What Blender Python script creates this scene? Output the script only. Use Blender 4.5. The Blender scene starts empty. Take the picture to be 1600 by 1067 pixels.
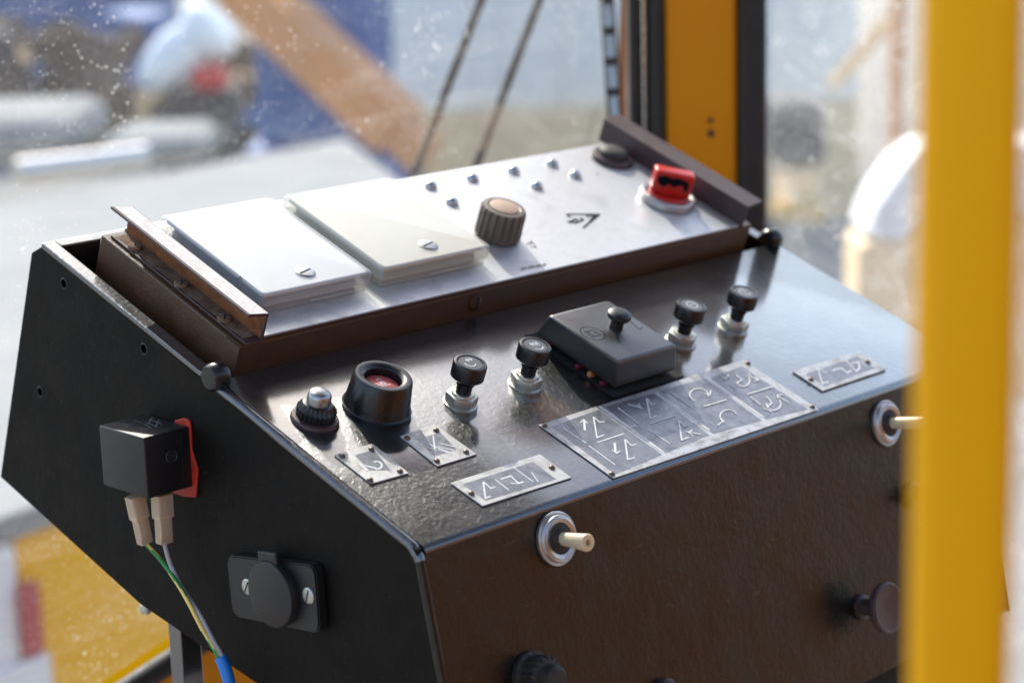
import bpy, bmesh, math, random
from mathutils import Vector as V, Matrix as MX
random.seed(7)
S = bpy.context.scene
COL = S.collection
# ------------------------------------------------------------------ camera, sky, sun, exposure
RC = MX(((0.6973584, -0.7161777, -0.02794198), (0.1828112, 0.14004058, 0.97312317), (-0.6930161, -0.68372373, 0.22858378)))
CO = V((-0.63584731, -0.69506213, 0.32125714)); FPX = 3251.503
cam = bpy.data.cameras.new('camera'); co = bpy.data.objects.new('camera', cam); COL.objects.link(co)
m = RC.transposed().to_4x4(); m.translation = CO; co.matrix_world = m
cam.sensor_width = 36; cam.lens = FPX*36/1600; cam.clip_start = .02; cam.clip_end = 400
cam.dof.use_dof = True; cam.dof.focus_distance = 1.1; cam.dof.aperture_fstop = 6.6
S.camera = co
SUN_AZ = math.radians(25); SUN_EL = math.radians(44)
sd = V((math.sin(SUN_AZ)*math.cos(SUN_EL), math.cos(SUN_AZ)*math.cos(SUN_EL), math.sin(SUN_EL)))
w = bpy.data.worlds.new('World'); S.world = w; w.use_nodes = True
nt = w.node_tree; nt.nodes.clear()
sky = nt.nodes.new('ShaderNodeTexSky'); sky.sky_type = 'NISHITA'; sky.sun_disc = False
sky.sun_elevation = SUN_EL; sky.sun_rotation = SUN_AZ; sky.dust_density = 2.0; sky.air_density = 1.0; sky.ozone_density = .8
bg = nt.nodes.new('ShaderNodeBackground'); bg.inputs[1].default_value = .15
wo = nt.nodes.new('ShaderNodeOutputWorld')
nt.links.new(sky.outputs[0], bg.inputs[0]); nt.links.new(bg.outputs[0], wo.inputs[0])
sl = bpy.data.lights.new('sun', 'SUN'); sl.energy = 2.35; sl.angle = math.radians(.55); sl.color = (1, .95, .87)
so = bpy.data.objects.new('sun', sl); COL.objects.link(so); so.rotation_euler = (-sd).to_track_quat('-Z', 'Y').to_euler()
vs = S.view_settings; vs.view_transform = 'Standard'; vs.look = 'None'; vs.gamma = 1; vs.exposure = 1.42
vs.use_curve_mapping = False
try: S.cycles.max_bounces = 10; S.cycles.transparent_max_bounces = 16; S.cycles.caustics_reflective = False
except Exception: pass

# ------------------------------------------------------------------ frames of the console's planes
AL, BE, GA = .36369, .37442, .21461
X = V((1, 0, 0))
LD = V((0, math.cos(AL), math.sin(AL))); LN = V((0, -math.sin(AL), math.cos(AL)))
AD = V((0, math.cos(BE), math.sin(BE))); AN = V((0, -math.sin(BE), math.cos(BE)))
FD = V((0, -math.sin(GA), -math.cos(GA))); FN = FD.cross(X)
AO = LD*.1672 + LN*.0184
def frame(o, x, y, z):
    m = MX((x, y, z)).transposed().to_4x4(); m.translation = o; return m
ML = frame(V((0, 0, 0)), X, LD, LN)          # lid: u right, v back, n up
MA = frame(AO, X, AD, AN)                    # instrument panel
MF = frame(V((0, 0, 0)), X, -FD, FN)         # front panel: u right, v up, n out
MS = frame(V((0, 0, 0)), V((0, -1, 0)), V((0, 0, 1)), V((-1, 0, 0)))   # left side: u to the front, v up, n out (left)
def ray(px, py): return RC.transposed() @ V(((px-800)/FPX, -(py-533.5)/FPX, -1))
def hit(px, py, p0, n):
    d = ray(px, py); return CO + d*((p0-CO).dot(n)/d.dot(n))
def loc(F, px, py, h=0):
    z = F.col[2].xyz; p = hit(px, py, F.translation + z*h, z); q = F.inverted() @ p; return q.x, q.y
lid = lambda px, py, h=0: loc(ML, px, py, h)
alu = lambda px, py, h=0: loc(MA, px, py, h)
fro = lambda px, py, h=0: loc(MF, px, py, h)
sid = lambda px, py, h=0: loc(MS, px, py, h)
def atd(px, py, d): return CO + ray(px, py)*d
T = lambda x, y, z: MX.Translation((x, y, z))
RZ = lambda a: MX.Rotation(a, 4, 'Z')
# ------------------------------------------------------------------ objects
WM = {}
def mk(name, data, mat=None, parent=None, M=None):
    M = M or MX.Identity(4)
    if isinstance(data, bmesh.types.BMesh):
        me = bpy.data.meshes.new(name); bmesh.ops.recalc_face_normals(data, faces=data.faces[:]) ; data.to_mesh(me); data.free()
        data = me
    o = bpy.data.objects.new(name, data); COL.objects.link(o)
    if mat is not None and data is not None:
        for x in (mat if isinstance(mat, (list, tuple)) else [mat]): data.materials.append(x)
    if parent is not None:
        o.parent = parent; o.matrix_local = WM[parent].inverted() @ M
    else: o.matrix_world = M
    WM[o] = M
    return o
def tag(o, label=None, cat=None, group=None, kind=None):
    if label: o['label'] = label
    if cat: o['category'] = cat
    if group: o['group'] = group
    if kind: o['kind'] = kind
    return o
def root(name, p, label, cat, group=None):
    return tag(mk(name, None, None, None, T(*p)), label, cat, group)
def smooth(o, ang=35):
    me = o.data
    for p in me.polygons: p.use_smooth = True
    bm = bmesh.new(); bm.from_mesh(me)
    for e in bm.edges:
        if len(e.link_faces) == 2 and e.calc_face_angle(0) > math.radians(ang): e.smooth = False
    bm.to_mesh(me); bm.free(); return o
def merge(bm, tmp, M=None, mi=0):
    if M is not None: bmesh.ops.transform(tmp, matrix=M, verts=tmp.verts)
    vm = {}
    for v in tmp.verts: vm[v] = bm.verts.new(v.co)
    for f in tmp.faces:
        try: g = bm.faces.new([vm[v] for v in f.verts]); g.material_index = mi
        except ValueError: pass
    tmp.free()
def box(bm, x0, x1, y0, y1, z0, z1, bev=0, mi=0, M=None, seg=2):
    t = bmesh.new(); bmesh.ops.create_cube(t, size=1)
    bmesh.ops.transform(t, matrix=T((x0+x1)/2, (y0+y1)/2, (z0+z1)/2) @ MX.Diagonal((x1-x0, y1-y0, z1-z0, 1)), verts=t.verts)
    if bev: bmesh.ops.bevel(t, geom=t.edges[:], offset=bev, segments=seg, affect='EDGES', profile=.5)
    merge(bm, t, M, mi); return bm
def lathe(bm, prof, n=40, mi=0, M=None, mod=None, cap=True):
    t = bmesh.new(); rings = []
    for k, (r, z) in enumerate(prof):
        if r < 1e-6: rings.append([t.verts.new((0, 0, z))])
        else:
            rr = []
            for i in range(n):
                a = 2*math.pi*i/n; q = r*(mod(i, k) if mod else 1)
                rr.append(t.verts.new((q*math.cos(a), q*math.sin(a), z)))
            rings.append(rr)
    for a, b in zip(rings, rings[1:]):
        for i in range(n):
            j = (i+1) % n
            if len(a) == 1 and len(b) == 1: continue
            if len(a) == 1: t.faces.new((a[0], b[i], b[j]))
            elif len(b) == 1: t.faces.new((a[i], a[j], b[0]))
            else: t.faces.new((a[i], a[j], b[j], b[i]))
    if cap:
        for r in (rings[0], rings[-1]):
            if len(r) > 2: t.faces.new(r)
    merge(bm, t, M, mi); return bm
def prism(bm, pts, z0, z1, mi=0, M=None, bev=0):
    t = bmesh.new()
    a = [t.verts.new((p[0], p[1], z0)) for p in pts]; b = [t.verts.new((p[0], p[1], z1)) for p in pts]
    t.faces.new(a); t.faces.new(b)
    for i in range(len(pts)):
        j = (i+1) % len(pts); t.faces.new((a[i], a[j], b[j], b[i]))
    bmesh.ops.recalc_face_normals(t, faces=t.faces[:])
    if bev: bmesh.ops.bevel(t, geom=t.edges[:], offset=bev, segments=2, affect='EDGES', profile=.5)
    merge(bm, t, M, mi); return bm
def rrect(bm, x0, x1, y0, y1, z0, z1, rc, bev):
    P = []
    for cx, cy, a in ((x1-rc, y1-rc, 0), (x0+rc, y1-rc, 90), (x0+rc, y0+rc, 180), (x1-rc, y0+rc, 270)):
        P += [(cx+rc*math.cos(math.radians(a+t*15)), cy+rc*math.sin(math.radians(a+t*15))) for t in range(7)]
    t = bmesh.new(); lay = []
    n = len(P); cx0, cy0 = (x0+x1)/2, (y0+y1)/2
    for k in range(5):
        s_ = bev*(1-math.cos(math.radians(k*22.5))); z = z1-bev+bev*math.sin(math.radians(k*22.5))
        lay.append([t.verts.new((cx0+(p[0]-cx0)*(1-s_/((x1-x0)/2)), cy0+(p[1]-cy0)*(1-s_/((y1-y0)/2)), z)) for p in P])
    lay.insert(0, [t.verts.new((p[0], p[1], z0)) for p in P])
    for a, b in zip(lay, lay[1:]):
        for i in range(n): t.faces.new((a[i], a[(i+1) % n], b[(i+1) % n], b[i]))
    t.faces.new(lay[0]); t.faces.new(lay[-1]); merge(bm, t)
def catmull(P, n=8):
    P = [V(p) for p in P]; Q = [P[0]*2-P[1]]+P+[P[-1]*2-P[-2]]; out = []
    for i in range(1, len(Q)-2):
        for k in range(n):
            t = k/n; a, b, c, d = Q[i-1:i+3]
            out.append(.5*((2*b)+(c-a)*t+(2*a-5*b+4*c-d)*t*t+(3*b-a-3*c+d)*t**3))
    out.append(P[-1]); return out
def tube(bm, P, r, n=12, mifun=None, smoothp=True):
    P = catmull(P) if smoothp and len(P) > 2 else [V(p) for p in P]
    rings = []; up = None
    for i, p in enumerate(P):
        d = (P[min(i+1, len(P)-1)]-P[max(i-1, 0)]).normalized()
        if up is None: up = d.orthogonal().normalized()
        up = (up - d*up.dot(d)).normalized(); s = d.cross(up)
        rr = r(i/(len(P)-1)) if callable(r) else r
        rings.append([bm.verts.new(p+(up*math.cos(2*math.pi*k/n)+s*math.sin(2*math.pi*k/n))*rr) for k in range(n)])
    for i, (a, b) in enumerate(zip(rings, rings[1:])):
        for k in range(n):
            f = bm.faces.new((a[k], a[(k+1) % n], b[(k+1) % n], b[k]))
            if mifun: f.material_index = mifun(i, k)
    bm.faces.new(rings[0]); bm.faces.new(rings[-1]); return bm
def ribbon(bm, pts, wd, z, mi=0, th=.00005):
    """a thin raised stroke with mitred corners lying in the local xy plane"""
    P = [V((p[0], p[1])) for p in pts]; L = []; Rr = []
    closed = len(P) > 3 and (P[0]-P[-1]).length < 1e-7
    if closed: P = P[:-1]
    n = len(P)
    for i in range(n):
        a = P[(i-1) % n] if (i > 0 or closed) else None; b = P[(i+1) % n] if (i < n-1 or closed) else None
        d1 = (P[i]-a).normalized() if a is not None else None; d2 = (b-P[i]).normalized() if b is not None else None
        d1 = d1 or d2; d2 = d2 or d1
        t = (d1+d2); t = t.normalized() if t.length > 1e-6 else d1
        nn = V((-t.y, t.x)); c = max(.45, abs(nn.dot(V((-d1.y, d1.x)))))
        L.append(P[i]+nn*wd/2/c); Rr.append(P[i]-nn*wd/2/c)
    def add(q, zz): return bm.verts.new((q.x, q.y, zz))
    Lt = [add(q, z+th) for q in L]; Rt = [add(q, z+th) for q in Rr]; Lb = [add(q, z) for q in L]; Rb = [add(q, z) for q in Rr]
    for i in range(n if closed else n-1):
        j = (i+1) % n
        for q in ((Lt[i], Lt[j], Rt[j], Rt[i]), (Lb[i], Rb[i], Rb[j], Lb[j]), (Lt[i], Lb[i], Lb[j], Lt[j]), (Rt[i], Rt[j], Rb[j], Rb[i])):
            f = bm.faces.new(q); f.material_index = mi
    if not closed:
        for i in (0, n-1): bm.faces.new((Lt[i], Rt[i], Rb[i], Lb[i])).material_index = mi
def marks(parent, F, lines, wd, h, mat, name='marking', conv=None, M=None):
    """strokes given on the thing's own plane F"""
    bm = bmesh.new()
    for k, ln in enumerate(lines):
        ww = wd
        if isinstance(ln, tuple) and isinstance(ln[0], float): ww, ln = ln
        ribbon(bm, [conv(*p) for p in ln] if conv else ln, ww, h + k*.000012)
    return mk(name, bm, mat, parent, M or F)
def arc(cx, cy, r, a0, a1, n=10, ry=None):
    return [(cx+r*math.cos(math.radians(a0+(a1-a0)*i/n)), cy+(ry or r)*math.sin(math.radians(a0+(a1-a0)*i/n))) for i in range(n+1)]
# ------------------------------------------------------------------ materials
def ramp(nt, fac, stops):
    r = nt.nodes.new('ShaderNodeValToRGB'); e = r.color_ramp.elements
    while len(e) < len(stops): e.new(.5)
    for q, (p, c) in zip(e, stops): q.position = p; q.color = (*c, 1) if len(c) == 3 else c
    nt.links.new(fac, r.inputs[0]); return r.outputs[0]
def base(name):
    m = bpy.data.materials.new(name); m.use_nodes = True; nt = m.node_tree
    b = nt.nodes['Principled BSDF']; tc = nt.nodes.new('ShaderNodeTexCoord'); return m, nt, b, tc.outputs['Object']
def noise(nt, co_, sc, det=4, ro=.6, dist=0):
    n = nt.nodes.new('ShaderNodeTexNoise'); n.inputs['Scale'].default_value = sc; n.inputs['Detail'].default_value = det
    n.inputs['Roughness'].default_value = ro; n.inputs['Distortion'].default_value = dist
    nt.links.new(co_, n.inputs['Vector']); return n.outputs['Fac']
def scl(nt, co_, s):
    n = nt.nodes.new('ShaderNodeMapping'); n.inputs['Scale'].default_value = s; nt.links.new(co_, n.inputs['Vector']); return n.outputs[0]
def bump(nt, b, h, st, dist, prev=None):
    n = nt.nodes.new('ShaderNodeBump'); n.inputs['Strength'].default_value = st; n.inputs['Distance'].default_value = dist
    nt.links.new(h, n.inputs['Height'])
    if prev is not None: nt.links.new(prev, n.inputs['Normal'])
    nt.links.new(n.outputs[0], b.inputs['Normal']); return n.outputs[0]
def pbr(name, c1, c2=None, rough=.5, r2=None, metal=0, sc=60, bmp=0, bsc=300, spec=.5, coat=0, emit=None, sss=0, specks=None):
    m, nt, b, oc = base(name)
    c2 = c2 or tuple(min(1, v*1.25) for v in c1); r2 = rough*1.3 if r2 is None else r2
    f = noise(nt, oc, sc, 6, .65, .4)
    col = ramp(nt, f, [(.3, c1), (.7, c2)])
    if specks:                                   # scattered dust or chips: (colour, scale, threshold)
        sp = noise(nt, oc, specks[1], 2, .5)
        k = ramp(nt, sp, [(specks[2], (0, 0, 0)), (specks[2]+.03, (1, 1, 1))])
        mx = nt.nodes.new('ShaderNodeMix'); mx.data_type = 'RGBA'; nt.links.new(k, mx.inputs[0]); nt.links.new(col, mx.inputs[6])
        mx.inputs[7].default_value = (*specks[0], 1); col = mx.outputs[2]
    nt.links.new(col, b.inputs['Base Color'])
    rr = ramp(nt, noise(nt, oc, sc*2.3, 5), [(.3, (rough,)*3), (.7, (r2,)*3)]); nt.links.new(rr, b.inputs['Roughness'])
    b.inputs['Metallic'].default_value = metal; b.inputs['Specular IOR Level'].default_value = spec
    b.inputs['Coat Weight'].default_value = coat
    if sss: b.inputs['Subsurface Weight'].default_value = sss; b.inputs['Subsurface Radius'].default_value = (.004, .003, .002); b.inputs['Subsurface Scale'].default_value = 1
    if bmp: bump(nt, b, noise(nt, oc, bsc, 5, .6), bmp, .0006)
    return m
def paint_black(name, c=(.008, .008, .009), rough=.28, wrinkle=.8, c2=(.014, .013, .013), spec=.6, big=.14, coat=1.):
    m, nt, b, oc = base(name)
    f = noise(nt, oc, 22, 6, .7, .6)
    col = ramp(nt, f, [(.35, c), (.7, c2)])
    dust = ramp(nt, noise(nt, oc, 900, 1, .4), [(.76, (0, 0, 0)), (.79, (1, 1, 1))])
    mx = nt.nodes.new('ShaderNodeMix'); mx.data_type = 'RGBA'; nt.links.new(dust, mx.inputs[0]); nt.links.new(col, mx.inputs[6])
    mx.inputs[7].default_value = (.10, .085, .07, 1)
    chip = ramp(nt, noise(nt, oc, 75, 7, .75, .8), [(.70, (0, 0, 0)), (.73, (1, 1, 1))])
    scr = ramp(nt, noise(nt, scl(nt, oc, (14, 160, 60)), 5, 3, .5, .3), [(.70, (0, 0, 0)), (.73, (.7, .7, .7))])
    mm = nt.nodes.new('ShaderNodeMath'); mm.operation = 'MAXIMUM'; nt.links.new(chip, mm.inputs[0]); nt.links.new(scr, mm.inputs[1])
    mx2 = nt.nodes.new('ShaderNodeMix'); mx2.data_type = 'RGBA'; nt.links.new(mm.outputs[0], mx2.inputs[0]); nt.links.new(mx.outputs[2], mx2.inputs[6])
    mx2.inputs[7].default_value = (.05, .035, .026, 1); nt.links.new(mx2.outputs[2], b.inputs['Base Color'])
    nt.links.new(ramp(nt, noise(nt, oc, 35, 6, .7), [(.3, (rough,)*3), (.75, (rough+.16,)*3)]), b.inputs['Roughness'])
    b.inputs['Specular IOR Level'].default_value = spec; b.inputs['Coat Weight'].default_value = coat; b.inputs['Coat Roughness'].default_value = .13; b.inputs['Coat IOR'].default_value = 1.9
    n1 = bump(nt, b, noise(nt, oc, 270, 3, .5, .5), wrinkle, .0005)
    bump(nt, b, noise(nt, oc, 38, 3, .5), big, .0025, n1)
    return m
def rusty(name, a=(.062, .025, .009), bcol=(.16, .05, .014)):
    m, nt, b, oc = base(name)
    f = noise(nt, oc, 45, 8, .75, 1.2)
    nt.links.new(ramp(nt, f, [(.3, a), (.55, tuple(v*1.2 for v in a)), (.72, tuple((v+q)/2 for v, q in zip(a, bcol))), (.84, bcol)]), b.inputs['Base Color'])
    nt.links.new(ramp(nt, f, [(.4, (.38,)*3), (.7, (.6,)*3)]), b.inputs['Roughness'])
    bump(nt, b, noise(nt, oc, 420, 6, .7), .5, .0006); return m
MT = {}
MT['lid'] = paint_black('black_paint')
MT['side'] = paint_black('darkened_side_paint', (.0035, .003, .0025), .5, .3, (.007, .005, .0035), .12, coat=0)  # same black paint, darkened to stand for the dim surroundings it mirrors
MT['front'] = paint_black('black_front_paint', (.004, .003, .002), .28, .5, (.006, .004, .0025), .5, .35, coat=0)
MT['inside'] = pbr('dark_inside', (.006, .006, .006), rough=.8)
MT['rust'] = rusty('brown_oxide_metal')
MT['rust2'] = rusty('brown_painted_bracket', (.05, .026, .026), (.085, .04, .03))
MT['dusty'] = pbr('dusty_rust', (.26, .17, .11), (.09, .045, .022), .9, sc=160, bmp=.5, bsc=600)
def brushed(name, col=(.86, .86, .85), r=.32, metal=1., lo=.66, dsc=30):
    m, nt, b, oc = base(name)
    s = noise(nt, scl(nt, oc, (8, 260, 8)), 6, 4, .6)
    d = noise(nt, oc, dsc, 7, .75, .5)
    nt.links.new(ramp(nt, d, [(.28, tuple(v*lo for v in col)), (.55, col)]), b.inputs['Base Color'])
    nt.links.new(ramp(nt, d, [(.3, (r+.2,)*3), (.65, (r,)*3)]), b.inputs['Roughness'])
    b.inputs['Metallic'].default_value = metal
    bump(nt, b, s, .12, .0004); return m
MT['alu'] = brushed('brushed_aluminium', (.68, .68, .675), .36, .75)
MT['plate'] = brushed('engraved_aluminium', (.52, .51, .49), .44, .85, .38, 90)
MT['plate_dark'] = pbr('etched_dark_field', (.16, .165, .175), (.30, .30, .31), .32, .48, .75, sc=140, bmp=.2, bsc=500)
MT['mark_light'] = pbr('bare_metal_marks', (.62, .62, .6), (.78, .78, .75), .6, .75, .0, sc=200)
MT['mark_white'] = pbr('white_print', (.6, .6, .6), rough=.6)
MT['mark_grey'] = pbr('grey_print', (.22, .22, .23), rough=.6)
MT['mark_black'] = pbr('black_print', (.008, .008, .01), rough=.9, spec=.05)
MT['mark_faint'] = pbr('faded_print', (.14, .14, .14), rough=.9, spec=.05)
MT['disc'] = pbr('worn_cap_disc', (.07, .072, .075), (.11, .11, .112), .35, .5, sc=300)
MT['zinc'] = pbr('zinc_plated_steel', (.56, .56, .50), (.42, .42, .36), .34, .5, .8, sc=150, bmp=.15)
MT['steel'] = pbr('dull_steel', (.5, .5, .5), (.3, .3, .3), .25, .45, 1, sc=200)
MT['chrome'] = pbr('polished_ring', (.75, .74, .72), (.55, .53, .5), .12, .3, 1, sc=120)
MT['rivet'] = pbr('tarnished_rivet', (.12, .08, .06), (.22, .15, .12), .35, .6, .7, sc=400)
MT['bakelite'] = pbr('black_bakelite', (.008, .008, .009), (.014, .013, .012), .22, .38, sc=80, bmp=.06)
MT['plastic'] = pbr('matt_black_plastic', (.007, .007, .0075), (.010, .0095, .0098), .42, .5, sc=120, bmp=.1, bsc=1500)
MT['cover'] = pbr('grey_black_cover', (.036, .034, .030), (.026, .025, .023), .30, .40, spec=1.0, sc=40, bmp=.12, bsc=1400, specks=((.12, .11, .1), 900, .72))
MT['knobgrey'] = pbr('worn_brown_knob', (.12, .095, .075), (.17, .14, .11), .45, .6, sc=90, bmp=.15)
MT['peach'] = pbr('peach_cap', (.50, .34, .23), (.4, .27, .19), .5, sc=150)
MT['tansleeve'] = pbr('tan_worn_rod', (.22, .14, .07), (.3, .2, .1), .6)
MT['basemustard'] = pbr('mustard_base', (.40, .24, .05), rough=.8, spec=.1)
MT['carwhite'] = pbr('white_car_paint', (.7, .7, .7), rough=.5)
MT['satin'] = pbr('satin_worn_ring', (.58, .55, .52), (.42, .38, .35), .32, .5, .9, sc=150)
MT['sunlit_dust'] = pbr('sunlit_grey_dust', (.74, .71, .68), (.55, .50, .46), .9, sc=260, bmp=.4, bsc=900)  # dust on the lip, its colour lightened as if in full sun
MT['added_roof'] = pbr('added_roof_grey', (.16, .16, .16), rough=.9)  # neutral grey for the added roof
MT['orangerust'] = pbr('orange_rust', (.11, .035, .012), (.26, .095, .03), .85, sc=120, bmp=.4, bsc=700)
MT['wornedge'] = pbr('worn_hole_edge', (.05, .04, .035), (.03, .025, .02), .4, .5, .4, sc=300)
MT['hole'] = pbr('hole_dark', (.001, .001, .001), rough=1, spec=0)
MT['red'] = pbr('red_plastic', (.55, .02, .015), (.6, .03, .02), .25, .35, sc=60, sss=.7)
MT['redfade'] = pbr('faded_red_button', (.6, .12, .10), (.5, .08, .07), .45, sc=100)
MT['sealant'] = pbr('red_sealant', (.5, .03, .012), (.34, .018, .008), .4, .6, sc=200, bmp=.5, bsc=500)
MT['ivory'] = pbr('ivory_plastic', (.68, .56, .36), (.6, .47, .28), .3, .4, sc=120, sss=.3)
MT['white_body'] = pbr('white_meter_body', (.60, .60, .585), (.53, .53, .515), .4, sc=60)
MT['cream_body'] = pbr('cream_meter_body', (.57, .545, .475), (.49, .46, .395), .45, sc=25)
MT['sleeve'] = pbr('blue_sleeve', (.01, .17, .55), (.012, .19, .6), .35, sc=60)
MT['wire_grey'] = pbr('grey_insulation', (.33, .31, .31), rough=.4)
MT['wire_yellow'] = pbr('yellow_insulation', (.72, .5, .12), rough=.4)
MT['wire_green'] = pbr('green_insulation', (.02, .22, .05), rough=.4)
MT['magenta'] = pbr('pink_wire', (.16, .012, .04), rough=.4)
MT['yellow'] = pbr('yellow_cab_paint', (.93, .42, .0), (.94, .43, .0), .5, .6, spec=.2, sc=8, bmp=.06, bsc=200)
MT['yellow2'] = pbr('yellow_pillar_paint', (.74, .26, .0), (.78, .275, .0), .5, .6, spec=.25, sc=8, bmp=.06, bsc=200)
MT['mirror_yellow'] = pbr('mirrored_wall_yellow', (.19, .064, .001), (.22, .075, .002), .6, .7, sc=5)  # colour of the added rear wall, dimmed to weaken its reflection
MT['rubber'] = pbr('black_rubber', (.014, .012, .010), (.03, .024, .018), .55, .7, sc=40)
MT['concrete'] = pbr('concrete_ground', (.20, .195, .185), (.27, .26, .245), .9, .98, spec=.1, sc=1.2, bmp=.3, bsc=20)
MT['deck'] = pbr('pale_deck_paint', (.28, .28, .272), (.33, .33, .32), .95, 1., spec=.0, sc=3)
MT['bwhite'] = pbr('pale_wall', (.95, .90, .82), (.86, .82, .76), .8, sc=.8)
MT['btan'] = pbr('tan_wall', (.86, .60, .34), (.9, .66, .4), .8, sc=1.5)
MT['bblue'] = pbr('blue_machine_paint', (.03, .10, .30), (.05, .14, .38), .5, sc=1.2)
MT['bblue2'] = pbr('dull_blue_paint', (.04, .10, .30), (.09, .15, .32), .6, sc=1.5)
MT['borange'] = pbr('orange_boom_paint', (.66, .27, .08), (.52, .24, .1), .5, sc=2)
MT['brubble'] = pbr('brown_rubble', (.07, .055, .045), (.17, .13, .10), .95, sc=2.5)
MT['bdark'] = pbr('dark_machine', (.035, .035, .045), (.07, .07, .075), .6, sc=3)
MT['bpale'] = pbr('pale_blue_metal', (.66, .74, .82), (.72, .78, .84), .35, sc=3)
MT['bred'] = pbr('red_engine', (.4, .02, .03), rough=.5)
MT['byellow'] = pbr('yellow_carrier', (.9, .44, .0), (.92, .48, .0), .8, spec=.1, sc=4)
def front_only(nt, fac):
    g = nt.nodes.new('ShaderNodeNewGeometry'); i = nt.nodes.new('ShaderNodeMath'); i.operation = 'SUBTRACT'; i.inputs[0].default_value = 1
    nt.links.new(g.outputs['Backfacing'], i.inputs[1]); m_ = nt.nodes.new('ShaderNodeMath'); m_.operation = 'MULTIPLY'
    nt.links.new(i.outputs[0], m_.inputs[0]); nt.links.new(fac, m_.inputs[1]); return m_.outputs[0]
def clear_plastic(name, tint, mixv):
    m = bpy.data.materials.new(name); m.use_nodes = True; nt = m.node_tree; b = nt.nodes['Principled BSDF']; out = nt.nodes['Material Output']
    b.inputs['Base Color'].default_value = (*tint, 1); b.inputs['Roughness'].default_value = .16
    tr = nt.nodes.new('ShaderNodeBsdfTransparent'); tr.inputs[0].default_value = (.97, .97, .95, 1)
    mx = nt.nodes.new('ShaderNodeMixShader'); fr = nt.nodes.new('ShaderNodeFresnel'); fr.inputs[0].default_value = 1.45
    ad = nt.nodes.new('ShaderNodeMath'); ad.operation = 'ADD'; ad.inputs[1].default_value = mixv; ad.use_clamp = True
    ff = front_only(nt, ad.outputs[0]); nt.links.new(fr.outputs[0], ad.inputs[0]); nt.links.new(ff, mx.inputs[0]); nt.links.new(tr.outputs[0], mx.inputs[1]); nt.links.new(b.outputs[0], mx.inputs[2])
    nt.links.new(mx.outputs[0], out.inputs[0]); return m
MT['clear'] = clear_plastic('clear_cover', (.66, .66, .64), .34)
MT['clearold'] = clear_plastic('yellowed_cover', (.66, .63, .54), .42)
MT['connector'] = clear_plastic('milky_connector', (.66, .48, .32), .6)
def dirty_glass(name='dirty_glass', hz=(.045, .11)):
    m = bpy.data.materials.new(name); m.use_nodes = True; nt = m.node_tree; nt.nodes.clear()
    N = nt.nodes.new; out = N('ShaderNodeOutputMaterial'); tc = N('ShaderNodeTexCoord').outputs['Object']
    tr = N('ShaderNodeBsdfTransparent'); tr.inputs[0].default_value = (.95, .96, .95, 1)
    gl = N('ShaderNodeBsdfGlossy'); gl.inputs['Roughness'].default_value = .03
    di = N('ShaderNodeBsdfDiffuse'); di.inputs[0].default_value = (.8, .78, .74, 1)
    tl = N('ShaderNodeBsdfTranslucent'); tl.inputs[0].default_value = (.85, .84, .8, 1)
    dt = N('ShaderNodeMixShader'); dt.inputs[0].default_value = .6; nt.links.new(di.outputs[0], dt.inputs[1]); nt.links.new(tl.outputs[0], dt.inputs[2])
    def spots(sc, size, dens, stretch=(1, 1, 1), rot=0):
        mp = N('ShaderNodeMapping'); mp.inputs['Scale'].default_value = stretch; mp.inputs['Rotation'].default_value = (0, rot, 0); nt.links.new(tc, mp.inputs[0])
        v = N('ShaderNodeTexVoronoi'); v.inputs['Scale'].default_value = sc; nt.links.new(mp.outputs[0], v.inputs['Vector'])
        sp = N('ShaderNodeSeparateColor'); nt.links.new(v.outputs['Color'], sp.inputs[0])
        gt = N('ShaderNodeMath'); gt.operation = 'GREATER_THAN'; gt.inputs[1].default_value = 1-dens; nt.links.new(sp.outputs[0], gt.inputs[0])
        rs = N('ShaderNodeMath'); rs.operation = 'MULTIPLY'; rs.inputs[1].default_value = size; nt.links.new(sp.outputs[1], rs.inputs[0])
        lt = N('ShaderNodeMath'); lt.operation = 'LESS_THAN'; nt.links.new(v.outputs['Distance'], lt.inputs[0]); nt.links.new(rs.outputs[0], lt.inputs[1])
        mu = N('ShaderNodeMath'); mu.operation = 'MULTIPLY'; nt.links.new(gt.outputs[0], mu.inputs[0]); nt.links.new(lt.outputs[0], mu.inputs[1]); return mu.outputs[0]
    a = spots(110, .20, .30); b = spots(330, .34, .45); c = spots(60, .13, .2); d = spots(60, .10, .35, (1, 5, 1), .5)
    s = a
    for q in (b, c, d):
        mx = N('ShaderNodeMath'); mx.operation = 'MAXIMUM'; nt.links.new(s, mx.inputs[0]); nt.links.new(q, mx.inputs[1]); s = mx.outputs[0]
    fog = noise(nt, tc, 11, 6, .7, .6); fr = ramp(nt, fog, [(.42, (.12,)*3), (.6, (1,)*3)])
    k = N('ShaderNodeMath'); k.operation = 'MULTIPLY'; nt.links.new(s, k.inputs[0]); nt.links.new(fr, k.inputs[1])
    k2 = N('ShaderNodeMath'); k2.operation = 'MULTIPLY'; k2.inputs[1].default_value = .42; nt.links.new(k.outputs[0], k2.inputs[0])
    fine = noise(nt, tc, 300, 3, .7); f2 = ramp(nt, fine, [(.4, (hz[0],)*3), (.75, (hz[1],)*3)])
    k3 = N('ShaderNodeMath'); k3.operation = 'ADD'; k3.use_clamp = True; nt.links.new(k2.outputs[0], k3.inputs[0]); nt.links.new(f2, k3.inputs[1])
    sm = noise(nt, scl(nt, tc, (2.2, 9, 9)), 2.4, 6, .7, 1.1); sr = ramp(nt, sm, [(.35, (.55,)*3), (.5, (.9,)*3), (.68, (1.9,)*3)])
    k4 = N('ShaderNodeMath'); k4.operation = 'MULTIPLY'; nt.links.new(f2, k4.inputs[0]); nt.links.new(sr, k4.inputs[1]); nt.links.new(k4.outputs[0], k3.inputs[1])
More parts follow.
